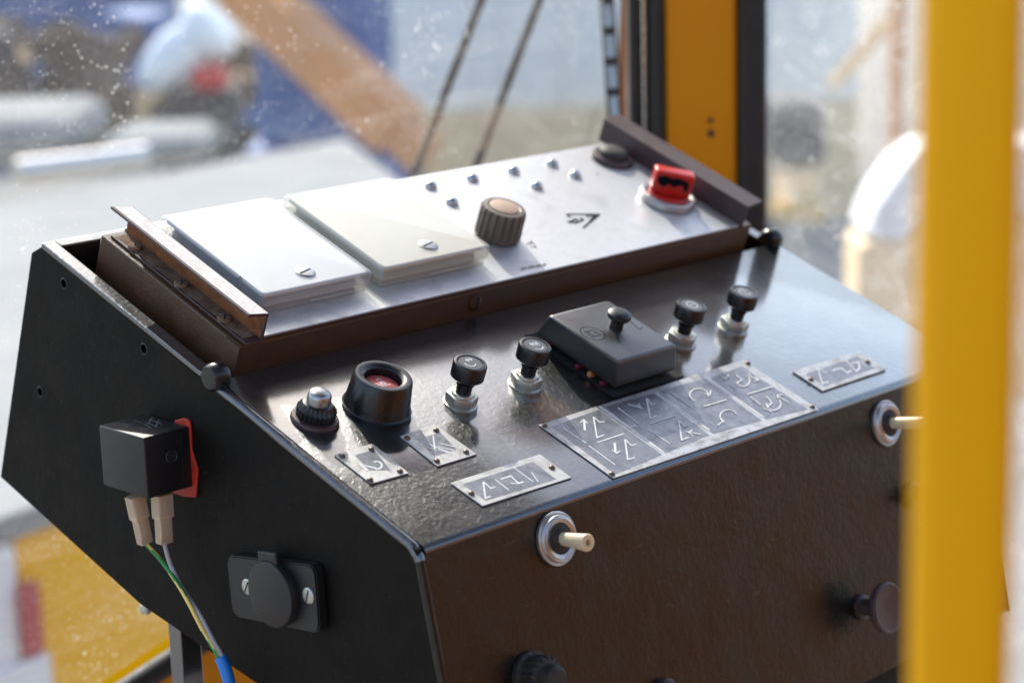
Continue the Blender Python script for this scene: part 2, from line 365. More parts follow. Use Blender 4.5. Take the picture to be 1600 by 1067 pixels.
    g = N('ShaderNodeMixShader'); fz = N('ShaderNodeFresnel'); fz.inputs[0].default_value = 1.3
    nt.links.new(front_only(nt, fz.outputs[0]), g.inputs[0]); nt.links.new(tr.outputs[0], g.inputs[1]); nt.links.new(gl.outputs[0], g.inputs[2])
    f = N('ShaderNodeMixShader'); nt.links.new(front_only(nt, k3.outputs[0]), f.inputs[0]); nt.links.new(g.outputs[0], f.inputs[1]); nt.links.new(dt.outputs[0], f.inputs[2])
    nt.links.new(f.outputs[0], out.inputs[0]); return m
MT['glass'] = dirty_glass(); MT['glass2'] = dirty_glass('very_dusty_glass', (.16, .28))

# ================================================================== SETTING
GZ = -2.3
bm = bmesh.new(); box(bm, -60, 90, -30, 120, GZ-.3, GZ)
tag(mk('ground', bm, MT['concrete']), kind='structure')
AZ = math.atan2(.6837, .6930)                       # heading of the view from +X
def crate(bm, px0, py0, px1, py1, d, thick, yaw=0, bev=.02, mi=0, toground=False, z1=None):
    """a box of real size whose near face covers a pixel rectangle at that distance; returns its centre"""
    a = atd(px0, py1, d); b = atd(px1, py1, d); c = atd((px0+px1)/2, py0, d)
    wd = (b-a).length; mid = (a+b)/2; z0 = GZ if toground else mid.z; zt = z1 if z1 is not None else c.z
    M = T(mid.x, mid.y, 0) @ RZ(AZ-math.pi/2+yaw)
    box(bm, -wd/2, wd/2, 0, thick, z0, zt, bev, mi, M); return mid
def bgthing(name, label, cat, p):
    return root(name, (p.x, p.y, GZ), label, cat)
# pale building wall with tan lower course
p = atd(800, 160, 15); r = bgthing('warehouse_wall', 'long pale metal clad wall with tan lower course, far beyond the window', 'wall', p)
bm = bmesh.new(); crate(bm, 588, -330, 1340, 165, 15, .3); mk('upper_cladding', bm, MT['bwhite'], r)
bm = bmesh.new(); crate(bm, 612, 166, 1340, 300, 14.9, .5, toground=True); mk('lower_course', bm, MT['btan'], r)
bm = bmesh.new()
for q in (600, 655, 745, 790, 880): crate(bm, q, -330, q+14, 164, 14.95, .04)
mk('cladding_rib', bm, MT['bwhite'], r)
p = atd(1500, 160, 13); r = bgthing('grey_shed', 'pale grey shed wall filling the right hand window', 'shed', p)
bm = bmesh.new(); crate(bm, 1200, -400, 1900, 300, 16.5, .3, toground=True); mk('wall', bm, MT['bwhite'], r)
bm = bmesh.new(); crate(bm, 1150, -420, 1950, -402, 16.3, .7); mk('roof_edge', bm, MT['bdark'], r)
# blue truck body and orange boom
p = atd(500, 200, 12); r = bgthing('blue_truck', 'deep blue truck body behind the windscreen, crossed by an orange boom', 'truck', p)
bm = bmesh.new(); crate(bm, 405, -260, 592, 232, 12, 2.0, bev=.06); mk('body', bm, MT['bblue'], r)
bm = bmesh.new(); crate(bm, 500, -200, 585, 120, 11.96, .03, bev=.01); mk('side_window', bm, MT['bblue2'], r)
bm = bmesh.new(); crate(bm, 380, 232, 640, 262, 11.9, 2.1, bev=.04); mk('chassis', bm, MT['bblue2'], r)
for q in (430, 560):
    c = atd(q, 285, 11.95); bm = bmesh.new(); lathe(bm, [(.0, -.14), (.28, -.14), (.42, -.12), (.45, 0), (.42, .12), (.28, .14), (0, .14)], 28, M=T(c.x, c.y, GZ+.45) @ RZ(AZ) @ MX.Rotation(math.pi/2, 4, 'Y'))
    mk('wheel', bm, MT['rubber'], r)
a = atd(330, -70, 11.4); b = atd(625, 205, 11.0)
r = bgthing('orange_boom', 'diagonal orange crane boom slanting down across the blue truck', 'crane boom', b)
def beam(bm, a, b, s, mi=0, s2=None):
    d = (b-a); q = d.to_track_quat('Z', 'Y').to_matrix().to_4x4(); q.translation = a
    box(bm, -s/2, s/2, -(s2 or s)/2, (s2 or s)/2, 0, d.length, s*.05, mi, q)
bm = bmesh.new(); beam(bm, a, b, .27); mk('outer_section', bm, MT['borange'], r)
bm = bmesh.new(); beam(bm, b-(b-a)*.02, b+(b-a)*.14, .19); mk('inner_section', bm, MT['borange'], r)
bm = bmesh.new(); beam(bm, V((b.x, b.y, GZ)), b, .16); mk('boom_rest', bm, MT['bblue'], r)
# blue container, rubble heap, mixer
p = atd(110, 60, 23); r = bgthing('blue_container', 'faded blue container in the far top left', 'container', p)
bm = bmesh.new(); crate(bm, -160, -120, 232, 92, 23, 2.4, toground=False); mk('box', bm, MT['bblue2'], r)
bm = bmesh.new()
for q in range(-150, 225, 25): crate(bm, q, -110, q+9, 86, 22.95, .04)
mk('wall_rib', bm, MT['bblue'], r)
bm = bmesh.new(); crate(bm, 105, 30, 205, 84, 22.9, .04); mk('door', bm, MT['bblue'], r)
def blob_heap(px0, px1, ptop, pbase, d, seed):
    rnd = random.Random(seed); a = atd(px0, pbase, d); b = atd(px1, pbase, d); h = atd(0, ptop, d).z-GZ
    bm = bmesh.new(); n = 44; L = (b-a).length; M = T(a.x, a.y, GZ) @ RZ(AZ-math.pi/2)
    g = []
    for i in range(n):
        row = []
        for j in range(14):
            u = i/(n-1); v = j/13
            e = math.sin(math.pi*v)*(.55+.45*math.sin(math.pi*min(1, max(0, u)))**.5)*(.8+.3*math.sin(u*17+seed)+.12*rnd.random())
            row.append(bm.verts.new(M @ V((u*L+rnd.uniform(-.04, .04), v*3.2+rnd.uniform(-.05, .05), max(-.05, h*e)))))
        g.append(row)
    for i in range(n-1):
        for j in range(13): bm.faces.new((g[i][j], g[i+1][j], g[i+1][j+1], g[i][j+1]))
    return bm
rnd = random.Random(5); bm = bmesh.new()
for q in range(190):
    px = rnd.uniform(-40, 400); tp_ = 80+34*abs(math.sin(px*.013))+18*math.sin(px*.05); py = rnd.uniform(tp_, 196)
    c = atd(px, py, rnd.uniform(19, 20.6)); a_, b_, c_ = (rnd.uniform(.08, .36) for _ in range(3))
    M = T(*c) @ MX.Rotation(rnd.uniform(0, 3), 4, 'X') @ MX.Rotation(rnd.uniform(0, 3), 4, 'Z')
    box(bm, -a_, a_, -b_, b_, -c_, c_, .03, rnd.choice((0, 0, 0, 1, 1, 2, 3)), M, 1)
tag(mk('rubble', bm, [MT['brubble'], MT['bdark'], MT['btan'], MT['bblue2']]), 'low heap of brown and grey rubble left of the blue truck', 'rubble', kind='stuff')
p = atd(300, 190, 18.5); r = bgthing('drum_mixer', 'machine with pale tilted drum and red engine in front of the rubble heap', 'mixer')  if False else bgthing('drum_mixer', 'machine with pale tilted drum and red engine in front of the rubble heap', 'mixer', p)
a = atd(243, 118, 18.5); b = atd(332, 42, 18.3)
d = (b-a); q = d.to_track_quat('Z', 'Y').to_matrix().to_4x4(); q.translation = a; Ld = d.length
bm = bmesh.new(); lathe(bm, [(0, -.12), (.12, -.1), (.2, .05), (.25, Ld*.45), (.2, Ld*.8)], 28, M=q); smooth(mk('drum', bm, MT['bpale'], r))
bm = bmesh.new(); lathe(bm, [(.02, Ld*.8), (.27, Ld*.82), (.29, Ld*1.0), (.2, Ld*1.12), (0, Ld*1.15)], 28, M=q); smooth(mk('drum_mouth', bm, MT['bpale'], r))
bm = bmesh.new(); crate(bm, 300, 103, 350, 142, 18.2, .35, bev=.05); mk('engine', bm, MT['bred'], r)
bm = bmesh.new(); crate(bm, 265, 142, 372, 196, 18.3, .6, bev=.05); mk('engine_housing', bm, MT['bdark'], r)
for q_ in (262, 372):
    c = atd(q_, 205, 18.2); bm = bmesh.new(); beam(bm, V((c.x, c.y, GZ)), atd(318, 120, 18.4), .1); mk('leg', bm, MT['bdark'], r)
# white pipe stack and pale carrier deck with yellow side
a = atd(25, 268, 7.6); b = atd(228, 243, 7.9); bm = bmesh.new(); tube(bm, [a, b], .045, 20, smoothp=False)
tag(smooth(mk('white_pipe', bm, MT['chrome'])), 'bright shiny pipe lying beyond the pale deck at far left', 'pipe')
bm = bmesh.new(); crate(bm, -200, 185, 120, 262, 8.6, .9, bev=.1); crate(bm, 150, 212, 325, 262, 8.4, .6, bev=.08)
tag(mk('white_sacks', bm, MT['deck']), 'two low white wrapped blocks beyond the pale deck, left', 'wrapped load')
dz = -.78
def onz(px, py, z): return hit(px, py, V((0, 0, z)), V((0, 0, 1)))
r = root('carrier_deck', tuple(onz(300, 500, GZ)), 'yellow carrier with pale flat deck just outside the windscreen', 'vehicle')
e0 = onz(-400, 396, dz); e1 = onz(700, 186, dz); n0 = onz(-400, 640, dz); n1 = onz(720, 900, dz)
e0 = onz(-300, 375, dz); u = (e1-e0).normalized(); vv = V((u.y, -u.x, 0)); dep = (onz(120, 768, dz)-e0).dot(vv)
Md = frame(e0, u, -vv, V((0, 0, 1)))
bm = bmesh.new(); xe = (onz(625, 200, dz)-e0).dot(u); prism(bm, [(-3, 0), ((onz(540, 216, dz)-e0).dot(u), 0), ((onz(648, 300, dz)-e0).dot(u), (onz(648, 300, dz)-e0).dot(-vv)), ((onz(648, 640, dz)-e0).dot(u), -dep), (-3, -dep)], -.05, 0, M=Md, bev=.008); mk('deck_plate', bm, MT['deck'], r)
xs = (onz(-22, 785, dz)-e0).dot(u)
bm = bmesh.new(); xe2 = (onz(600, 640, dz)-e0).dot(u); box(bm, xs, xe2, -dep+.02, -.1, -1.15, -.052, .02, 0, Md); mk('side_body', bm, MT['byellow'], r)
bm = bmesh.new(); box(bm, -3, xs-.003, -dep+.01, -.1, -1.15, -.052, .02, 0, Md); mk('rear_panel', bm, MT['carwhite'], r)
cw = hit(45, 960, Md @ V((0, -dep, 0)), vv)
qq = Md.inverted() @ cw
bm = bmesh.new(); box(bm, qq.x-.018, qq.x+.022, -dep-.012, -dep+.008, qq.z-.075, qq.z+.06, .006, 0, Md); mk('tail_lamp', bm, MT['bred'], r)
bm = bmesh.new(); box(bm, qq.x-.4, qq.x+.035, -dep-.01, -dep+.009, qq.z-.45, qq.z-.08, .006, 0, Md); mk('marker_board', bm, MT['carwhite'], r)
# right hand window view
p = atd(1250, 240, 10.5); r = bgthing('dark_generator', 'dark upright machine on a yellow base seen through the right window', 'generator', p)
bm = bmesh.new(); crate(bm, 1212, 158, 1293, 262, 10.5, .5, bev=.05); mk('housing', bm, MT['bdark'], r)
bm = bmesh.new(); crate(bm, 1226, 262, 1280, 322, 10.55, .4, bev=.03); mk('lower_cabinet', bm, MT['btan'], r)
bm = bmesh.new(); crate(bm, 1213, 318, 1292, 350, 10.4, .25, bev=.03); mk('base', bm, MT['basemustard'], r)
p = atd(1400, 200, 6); r = bgthing('orange_mast', 'slim orange mast with a slanting stay, beyond the right window', 'mast', p)
bm = bmesh.new(); crate(bm, 1390, -60, 1416, 300, 6, .07, toground=True); mk('mast', bm, MT['borange'], r)
bm = bmesh.new(); beam(bm, atd(1300, 132, 6.6), atd(1402, 18, 6.2), .035); mk('stay', bm, MT['btan'], r)
p = atd(1400, 330, 4.2); r = bgthing('white_car', 'white rounded vehicle front beside the yellow post', 'vehicle', p)
bm = bmesh.new(); pts = [(1352, 372), (1372, 318), (1412, 262), (1450, 234), (1760, 230), (1760, 330), (1470, 352), (1400, 380)]
o0 = atd(1400, 330, 4.2); Mv = T(*o0) @ RZ(AZ-math.pi/2) @ MX.Rotation(math.pi/2, 4, 'X')
prism(bm, [((x-1400)/FPX*4.2, -(y-330)/FPX*4.2) for x, y in pts], -.22, 0, M=Mv, bev=.012); mk('body', bm, MT['carwhite'], r)
bm = bmesh.new(); prism(bm, [((x-1400)/FPX*4.2, -(y-330)/FPX*4.2) for x, y in [(1345, 385), (1400, 384), (1470, 356), (1760, 334), (1760, 640), (1345, 640)]], -.21, -.01, M=Mv, bev=.012); mk('lower_body', bm, MT['btan'], r)

# ------------------------------------------------------------------ cab structure around the console
WY = .45
pl = atd(1096, 140, 1.72)
r = root('window_pillar', (pl.x, pl.y, -.9), 'amber yellow cab pillar standing between the two windows', 'pillar')
Mp = T(pl.x, pl.y, 0) @ RZ(AZ-math.pi/2)
hw = 113/2/FPX*1.72; k = 1.72/FPX
bm = bmesh.new(); box(bm, -hw, hw, 0, .05, -.9, .75, .004, 0, Mp); mk('post', bm, MT['yellow2'], r)
bm = bmesh.new(); lathe(bm, [(0, 0), (.003, 0), (.003, .001), (0, .0015)], 14, M=Mp @ T((1110-1096)/FPX*1.72, 0, atd(1110, 211, 1.72).z) @ MX.Rotation(math.pi/2, 4, 'X')); mk('rivet', bm, MT['rubber'], r)
bm = bmesh.new(); lathe(bm, [(0, 0), (.0022, 0), (.0022, .001), (0, .0015)], 14, M=Mp @ T((1110-1096)/FPX*1.72, 0, atd(1110, 190, 1.72).z) @ MX.Rotation(math.pi/2, 4, 'X')); mk('rivet', bm, MT['rubber'], r)
r = root('right_window', (pl.x+.05, pl.y-.1, -.9), 'dusty right hand cab window with brown black rubber seal', 'window')
bm = bmesh.new(); box(bm, hw+.0005, hw+.0005+44/FPX*1.72, -.006, .04, -.9, .75, .006, 0, Mp); mk('rubber_seal', bm, MT['rubber'], r)
bm = bmesh.new(); Mg = Mp @ T(hw+.02, .02, 0) @ RZ(-.35); box(bm, 0, .45, 0, .004, -.9, .75, 0, 0, Mg); mk('glass_pane', bm, MT['glass2'], r)
r = root('windscreen', (pl.x-.5, WY, -.4), 'large dirty windscreen speckled with dust behind the console', 'windscreen')
bm = bmesh.new(); box(bm, -hw-24*k, -hw-.0005, -.004, .04, -.9, .75, .005, 0, Mp); mk('rubber_seal', bm, MT['rubber'], r)
bm = bmesh.new(); box(bm, -hw-38*k, -hw-24.6*k, .004, .03, -.9, .75, .003, 0, Mp); mk('metal_trim', bm, MT['chrome'], r)
bm = bmesh.new(); box(bm, -hw-56*k, -hw-38.6*k, .0, .035, -.9, .75, .003, 0, Mp); mk('outer_seal', bm, MT['rubber'], r)
g0 = Mp @ V((-hw-.05, .02, 0)); 
bl0 = hit(60, 1168, V((0, WY-.02, 0)), V((0, 1, 0))); bl1 = hit(280, 1024, V((0, WY-.02, 0)), V((0, 1, 0)))
gx0 = -.35; ang = math.atan2(g0.y-WY, g0.x-gx0)
Mw = frame(V((gx0, WY, 0)), V((math.cos(ang), math.sin(ang), 0)), V((0, 0, 1)), V((math.sin(ang), -math.cos(ang), 0)))
LW = (g0-V((gx0, WY, 0))).length
sl_ = (bl1.z-bl0.z)/(bl1.x-bl0.x); zb = lambda x: bl0.z+(x-bl0.x)*sl_
bm = bmesh.new(); prism(bm, [(0, zb(gx0)), (.55, min(zb(gx0+.55), -.1)), (LW, -.1), (LW, .75), (0, .75)], -.002, .002, M=Mw); mk('glass_pane', bm, MT['glass'], r, None)
bm = bmesh.new(); tube(bm, [V((gx0, WY-.02, zb(gx0))), V((.45, WY-.02, zb(.45)))], .0085, 16, smoothp=False); smooth(mk('lower_seal', bm, MT['rubber'], r))
bm = bmesh.new(); prism(bm, [(gx0, zb(gx0)-.01), (.5, zb(.5)-.01), (.5, -.9), (gx0, -.9)], -.01, 0, M=frame(V((0, WY-.01, 0)), X, V((0, 0, 1)), V((0, -1, 0))))
tag(mk('cab_lower_panel', bm, MT['yellow2'], None), 'yellow cab panel under the lower window seal, bottom left', 'panel')
# unseen yellow wall added behind the camera for the black paint to mirror
bm = bmesh.new(); box(bm, -1.6, 2.6, -1.55, -1.5, -.95, .55, .01)
tag(mk('added_rear_wall', bm, MT['mirror_yellow'], None), 'added unseen yellow wall behind the camera, mirrored by the console front', 'wall')
bm = bmesh.new(); box(bm, -.32, .72, -1.0, .52, .93, .97, .01)  # roof sheet added out of view to cut the skylight on the console
tag(mk('sky_block_roof', bm, MT['added_roof'], None), 'added unseen roof panel above the console that blocks sky light', 'roof')
# wiper outside the glass: two rods and a slotted blade
WR = root('windscreen_wiper', tuple(atd(740, 300, 1.85)), 'windscreen wiper with two thin slanting rods and a slotted blade outside the glass', 'wiper')
def rod(a, b, dist):
    A = atd(*a, dist); B = atd(*b, dist); bm = bmesh.new(); tube(bm, [A+(A-B)*.5, B], .0042, 14, smoothp=False); r = smooth(mk('wiper_arm', bm, MT['rubber'], WR))
    bm = bmesh.new(); tube(bm, [A+(B-A)*.60, A+(B-A)*.86], .0046, 14, smoothp=False); smooth(mk('worn_sleeve', bm, MT['tansleeve'], r))
rod((752, 0), (640, 290), 1.85); rod((843, 0), (738, 275), 1.85)
A = atd(940, -120, 1.8); B_ = atd(966, 260, 1.8); d = (A-B_).normalized(); sx = d.cross(ray(950, 100).normalized()).normalized(); Mb = frame(B_, sx, ray(950, 100).normalized(), d)
L_ = (A-B_).length; bm = bmesh.new(); box(bm, -.0065, -.0040, -.003, .003, 0, L_, .0006, 0, Mb); box(bm, .0040, .0065, -.003, .003, 0, L_, .0006, 0, Mb)
z = .035
while z < L_: box(bm, -.0041, .0041, -.0025, .0025, z, z+.006, .0005, 0, Mb); z += .0265
wb = mk('wiper_blade', bm, MT['rubber'], WR)
bm = bmesh.new(); box(bm, -.0035, .0035, .003, .009, 0, L_, .0005, 0, Mb); mk('blade_insert', bm, MT['steel'], wb)
bm = bmesh.new(); tube(bm, [atd(978, -60, 1.83), atd(972, 120, 1.83), atd(975, 270, 1.83)], .004, 12); smooth(mk('blade_arm', bm, MT['tansleeve'], WR))
# foreground post
fp = atd(1508, 533, .47); hw2 = 158/2/FPX*.47
bm = bmesh.new(); Mq = T(fp.x, fp.y, 0) @ RZ(AZ-math.pi/2-.2)
box(bm, -hw2, hw2, -.012, .02, -.7, .9, .0045, 0, Mq, 4)
o = tag(smooth(mk('door_post', bm, MT['yellow'], None)), 'bright yellow door post very close to the viewer, right edge', 'post')

# ================================================================== CONSOLE
C = root('control_console', (.24, .15, -.2), 'black painted sloping control console with knobs, plates and switches', 'control console')
W_, LV = .4806, .163
def part(name, bm, mat, parent=C, M=None, sm=None):
    o = mk(name, bm, mat, parent, M)
    if sm: smooth(o, sm)
    return o
# side profile in (y,z)
P = [(0, 0), (.3013, .1133), (.3125, .1085), (.3667, -.0344), (.2302, -.0829), (.1298, -.1026), (-.035, -.161)]
prof = [(-y, z) for y, z in P]
bm = bmesh.new(); prism(bm, prof, -.0035, 0, M=MS, bev=.0009)
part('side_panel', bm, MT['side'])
# rolled top edge of the side panel
bm = bmesh.new()
_c = ML @ V((.0022, -.0005, -.0016)); tube(bm, [ML @ V((.0022, .158, -.0016)), ML @ V((.0022, .006, -.0016)), ML @ V((.0022, .0042, -.0018)), MF @ V((.0022, -.0042, -.0018)), MF @ V((.0022, -.006, -.0016))], .0027, 14, smoothp=False)
_b2 = bmesh.new(); tube(_b2, [MF @ V((.0022, -.0062, -.0016)), MF @ V((.0022, -.165, -.0016))], .0026, 14, smoothp=False); part('corner_bead', _b2, MT['front'], sm=50)
part('rolled_edge', bm, MT['lid'], sm=50)
bm = bmesh.new(); box(bm, 0, .0085, .172, .3225, -.003, .0008, .0007, 0, ML); part('top_flange', bm, MT['lid'])
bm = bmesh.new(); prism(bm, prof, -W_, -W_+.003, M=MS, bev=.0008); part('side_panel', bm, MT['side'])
bm = bmesh.new(); box(bm, W_-.009, W_, .172, .3225, -.002, .0008, .0005, 0, ML); part('top_flange', bm, MT['lid'])
bm = bmesh.new(); box(bm, .0087, W_-.0092, .3155, .3225, -.14, .0008, .0007, 0, ML); part('back_wall', bm, MT['lid'])
bm = bmesh.new(); box(bm, .004, W_-.004, .03, .29, -.135, -.128, 0, 0, ML); part('inner_floor', bm, MT['inside'])
# lid as one bent sheet
def bent():
    pts = [(LV, 0)]; rr = .005
    import itertools
    # arc between lid and front
    a0 = math.atan2(1, 0)
    p0 = V((LD.y, LD.z)); f0 = V((FD.y, FD.z)); n0 = V((LN.y, LN.z)); nf = V((FN.y, FN.z))
    c = None
    # centre at offset rr from both planes
    # solve q = p0*a - n0*rr = f0*b - nf*rr
    det = p0.x*(-f0.y)-(-f0.x)*p0.y; rx = (n0-nf)*rr
    a = (rx.x*(-f0.y)-(-f0.x)*rx.y)/det; c = p0*a-n0*rr
    A0 = math.atan2(n0.y, n0.x); A1 = math.atan2(nf.y, nf.x)
    if A1 < A0: A1 += 2*math.pi
    arcp = [(c.x+rr*math.cos(A0+(A1-A0)*i/10), c.y+rr*math.sin(A0+(A1-A0)*i/10)) for i in range(11)]
    inn = [(c.x+(rr-.0015)*math.cos(A0+(A1-A0)*i/10), c.y+(rr-.0015)*math.sin(A0+(A1-A0)*i/10)) for i in range(11)]
    top = p0*LV; e = f0*.0034
    out = [(top.x, top.y)]+arcp+[(e.x, e.y)]
    ee = e-nf*.0015; tt = top-n0*.0015
    return out+[(ee.x, ee.y)]+inn[::-1]+[(tt.x, tt.y)]
bp = [(-y, z) for y, z in bent()]
bm = bmesh.new(); prism(bm, bp, -W_+.0005, -.0052, M=MS, bev=.0003); part('lid', bm, MT['lid'], sm=25)
bm = bmesh.new(); box(bm, .0042, W_-.004, -.163, -.0036, -.003, 0, .0002, 0, MF); part('front_panel', bm, MT['front'])
bm = bmesh.new(); box(bm, .004, W_-.004, 0, .16, -.165, -.163, 0, 0, MX.Identity(4) @ T(0, .0, 0)); part('underside', bm, MT['inside'])
bm = bmesh.new(); box(bm, .22, W_-.002, -.02, .11, -.9, -.1655, .002); part('dark_filler_box', bm, MT['inside'])  # added dark box that blacks out the space below the front panel
# hinges: barrel lying along the lid's back edge
for (px, py, u0, u1) in ((338, 598, -.003, .0085), (1217, 381, W_-.011, W_+.002)):
    u, v = lid(px, py, .004); bm = bmesh.new()
    prf = [(0, -.0005), (.006, 0), (.0072, .0015), (.0078, .0045), (.0078, .0075), (.0072, .0095), (.0060, .0104), (0, .0107)]
    lathe(bm, prf, 24, M=ML @ T(u0 if px < 700 else u0, .1625 if px < 700 else .164, .0035) @ MX.Rotation(math.pi/2, 4, 'Y'))
    h = part('hinge', bm, MT['bakelite'], sm=40)
    bm = bmesh.new(); box(bm, u0+.001, u0+.0115, .1575, .172, .0009, .003, .0004, 0, ML); mk('hinge_leaf', bm, MT['lid'], h)
# holes and screws of the left side
for px, py in ((100, 443), (225, 545), (63, 612)):
    u, v = sid(px, py); bm = bmesh.new()
    lathe(bm, [(.0024, .0001), (.0028, .0005), (.0033, .0001)], 20, 0, MS @ T(u, v, 0), cap=False); lathe(bm, [(0, .0002), (.0026, .0002)], 20, 1, MS @ T(u, v, 0), cap=False)
    mk('screw_hole', bm, [MT['wornedge'], MT['hole']], C)
u, v = sid(221, 940); bm = bmesh.new(); lathe(bm, [(.0035, 0), (.0035, .003), (.0025, .0045), (0, .0048)], 14, M=MS @ T(u, v-.003, -.003) @ MX.Rotation(math.radians(75), 4, 'X')); part('bolt', bm, MT['zinc'], sm=40)
# leg bracket under the console
bm = bmesh.new(); a = hit(292, 1040, V((.03, 0, 0)), X); beam(bm, V((.03, a.y, -.6)), V((.03, a.y, -.085)), .014, s2=.012); part('support_leg', bm, MT['lid'])

def screw(parent, M, r, mat, h=.0012, ang=.15, name='screw'):
    bm = bmesh.new(); lathe(bm, [(r, 0), (r, h*.55), (r*.9, h*.9), (r*.8, h), (0, h)], 28, 0)
    box(bm, -r*.8, r*.8, -r*.11, r*.11, h*.8, h+.00006, 0, 1)
    return smooth(mk(name, bm, [mat, MT['inside']], parent, M @ RZ(ang)), 40)

# ---- pull knobs
def pull_knob(u, v, sym, nutrot, extra=False):
    M = ML @ T(u, v, 0); hb = 0
    bm = bmesh.new()
    if extra: hb = .0008
    lathe(bm, [(.0044, .0068), (.0044, .0125), (.0052, .0128), (.0052, .0138), (.0044, .0140), (.0044, .0165), (.0085, .0166), (.0093, .0174), (.0094, .0248), (.0089, .0258), (.0078, .0262), (.0072, .0261), (.0069, .0255), (0, .0255)], 44)
    k = mk('pull_knob', bm, MT['bakelite'], C, M); smooth(k, 30)
    bm = bmesh.new()
    lathe(bm, [(.0, 0), (.0096, 0), (.0096, .0008), (.0088, .0012)], 32)
    pts = [(.0092*math.cos(math.pi/3*i+nutrot), .0092*math.sin(math.pi/3*i+nutrot)) for i in range(6)]
    prism(bm, pts, .0013, .0064, bev=.0006); lathe(bm, [(.0066, .0064), (.0062, .0074), (.0045, .0075)], 28, cap=False)
    smooth(mk('hex_nut', bm, MT['zinc'], k, M), 30)
    bm = bmesh.new(); lathe(bm, [(.0066, .02545), (.0066, .0258), (0, .0259)], 36)
    d = mk('symbol_disc', bm, MT['disc'], k, M)
    marks(k, M, sym, .0006, .0259, MT['mark_white'], 'symbol')
    return k
q = .001
s1 = [arc(-1*q, -.5*q, 3*q, 150, 330, 10), [(0, 4*q), (0, 1*q)], [(2*q, 4*q), (2*q, 1*q)], [(-1.5*q, 2.6*q), (3.6*q, 2.6*q)]]
s2 = [[(-3*q, 1.5*q), (0, 1.5*q)], [(-1.5*q, 3.5*q), (-1.5*q, -.5*q)], [(.5*q, 3*q), (.5*q, -1*q)], [(2.5*q, 3*q), (2.5*q, -1*q)], [(.5*q, 1*q), (2.5*q, 1*q)], arc(0, -1.5*q, 3.2*q, 200, 340, 8)]
pull_knob(.1157, .0931, s1, .35); pull_knob(.1659, .0932, s2, .1)
pull_knob(.2995, .0919, [arc(0, 0, 3.4*q, 0, 360, 16), [(-2*q, 0), (2*q, 0)]], .5, True); pull_knob(.3485, .0907, [arc(0, 0, 3.6*q, 20, 320, 16), [(-1*q, 2*q), (1*q, -2*q)]], .2, True)
# ---- big black ring button with red centre
M = ML @ T(.0671, .1075, 0)
bm = bmesh.new(); lathe(bm, [(.0186, 0), (.0188, .0022), (.0181, .0028), (.0176, .0045), (.0158, .0195), (.0150, .0206), (.0128, .0208), (.0112, .0203), (.0100, .019), (.0098, .0125)], 64, cap=False)
kb = part('ring_button', bm, MT['bakelite'], M=M, sm=30)
bm = bmesh.new(); lathe(bm, [(.0097, .012), (.0095, .0150), (.0085, .0156), (0, .0158)], 40); smooth(mk('red_centre', bm, MT['redfade'], kb, M), 30)
marks(kb, M, [[(-.003, .001), (-.003, -.001), (-.001, -.001), (-.001, .001)], [(0, -.001), (0, .001), (.002, .001), (.002, -.001), (0, -.001)], arc(.001, .003, .0015, 0, 270, 8), [(-.004, -.0024), (.004, -.0024)]], .0005, .0158, MT['mark_white'], 'symbol')
# ---- serrated push button with metal dome
M = ML @ T(.028, .1117, 0)
bm = bmesh.new(); lathe(bm, [(.0128, 0), (.0129, .0012), (.0122, .0026), (.0098, .003)], 40); pb_ = part('push_button', bm, MT['rust2'], M=M, sm=30)
bm = bmesh.new(); lathe(bm, [(.0104, .003), (.0106, .0075), (.0092, .0088), (.0078, .0105), (.0066, .011)], 96, mod=lambda i, k: 1 if (i % 4) < 2 or k > 2 else .92); smooth(mk('serrated_ring', bm, MT['bakelite'], pb_, M), 30)
bm = bmesh.new(); lathe(bm, [(.0062, .0105), (.0063, .0148), (.0058, .0165), (.0045, .0176), (.002, .0181), (0, .0182)], 36); smooth(mk('metal_dome', bm, MT['steel'], pb_, M), 40)
# ---- black cover box with mushroom knob
cb = [lid(*p) for p in ((948.7, 617.7), (1057, 588), (961, 490), (842, 530))]
u0 = (cb[0][0]+cb[3][0])/2; v0 = (cb[0][1]+cb[1][1])/2; u1 = cb[1][0]; v1 = lid(842, 527)[1]
H = .0235
bm = bmesh.new(); box(bm, u0-.003, u1+.004, v0-.003, v1+.004, .0003, .0008, 0); slot = mk('slot', bm, MT['inside'], C, ML)
tt = [lid(*p, H) for p in ((965, 566), (1061, 541), (946, 470), (852, 493))]
a0, b0 = tt[0][0], tt[0][1]; a1 = tt[1][0]; b1 = (tt[2][1]+tt[3][1])/2
bm = bmesh.new(); t = bmesh.new(); bmesh.ops.create_cube(t, size=1)
for v in t.verts:
    tp = v.co.z > 0
    v.co = V(((a0 if tp else u0) if v.co.x < 0 else (a1 if tp else u1), (b0 if tp else v0) if v.co.y < 0 else (b1 if tp else v1), H if tp else .0035))
bmesh.ops.bevel(t, geom=t.edges[:], offset=.0022, segments=4, affect='EDGES', profile=.5); merge(bm, t)
cv = part('switch_cover', bm, MT['cover'], M=ML, sm=30)
bm = bmesh.new()
for i, (f, mi) in enumerate(((.12, 0), (.27, 1), (.42, 0), (.8, 0))):
    y = v0+(v1-v0)*f; bm = bmesh.new(); box(bm, u0-.0010, u0+.004, y, y+.003, .0008, .0034+.0006*(i % 2), .0006); mk('wire_end', bm, MT['borange'] if mi else MT['magenta'], cv, ML)
ku, kv = lid(962, 512, H); M = ML @ T(ku, kv, H)
bm = bmesh.new(); lathe(bm, [(.0042, -.0003), (.0040, .0052), (.0062, .0062), (.0072, .0075), (.0070, .0095), (.0052, .0108), (.0025, .0113), (0, .0114)], 36); smooth(mk('mushroom_knob', bm, MT['plastic'], cv, M), 40)
eu, ev = lid(926, 521, H); Mm = ML @ T(eu, ev, 0)
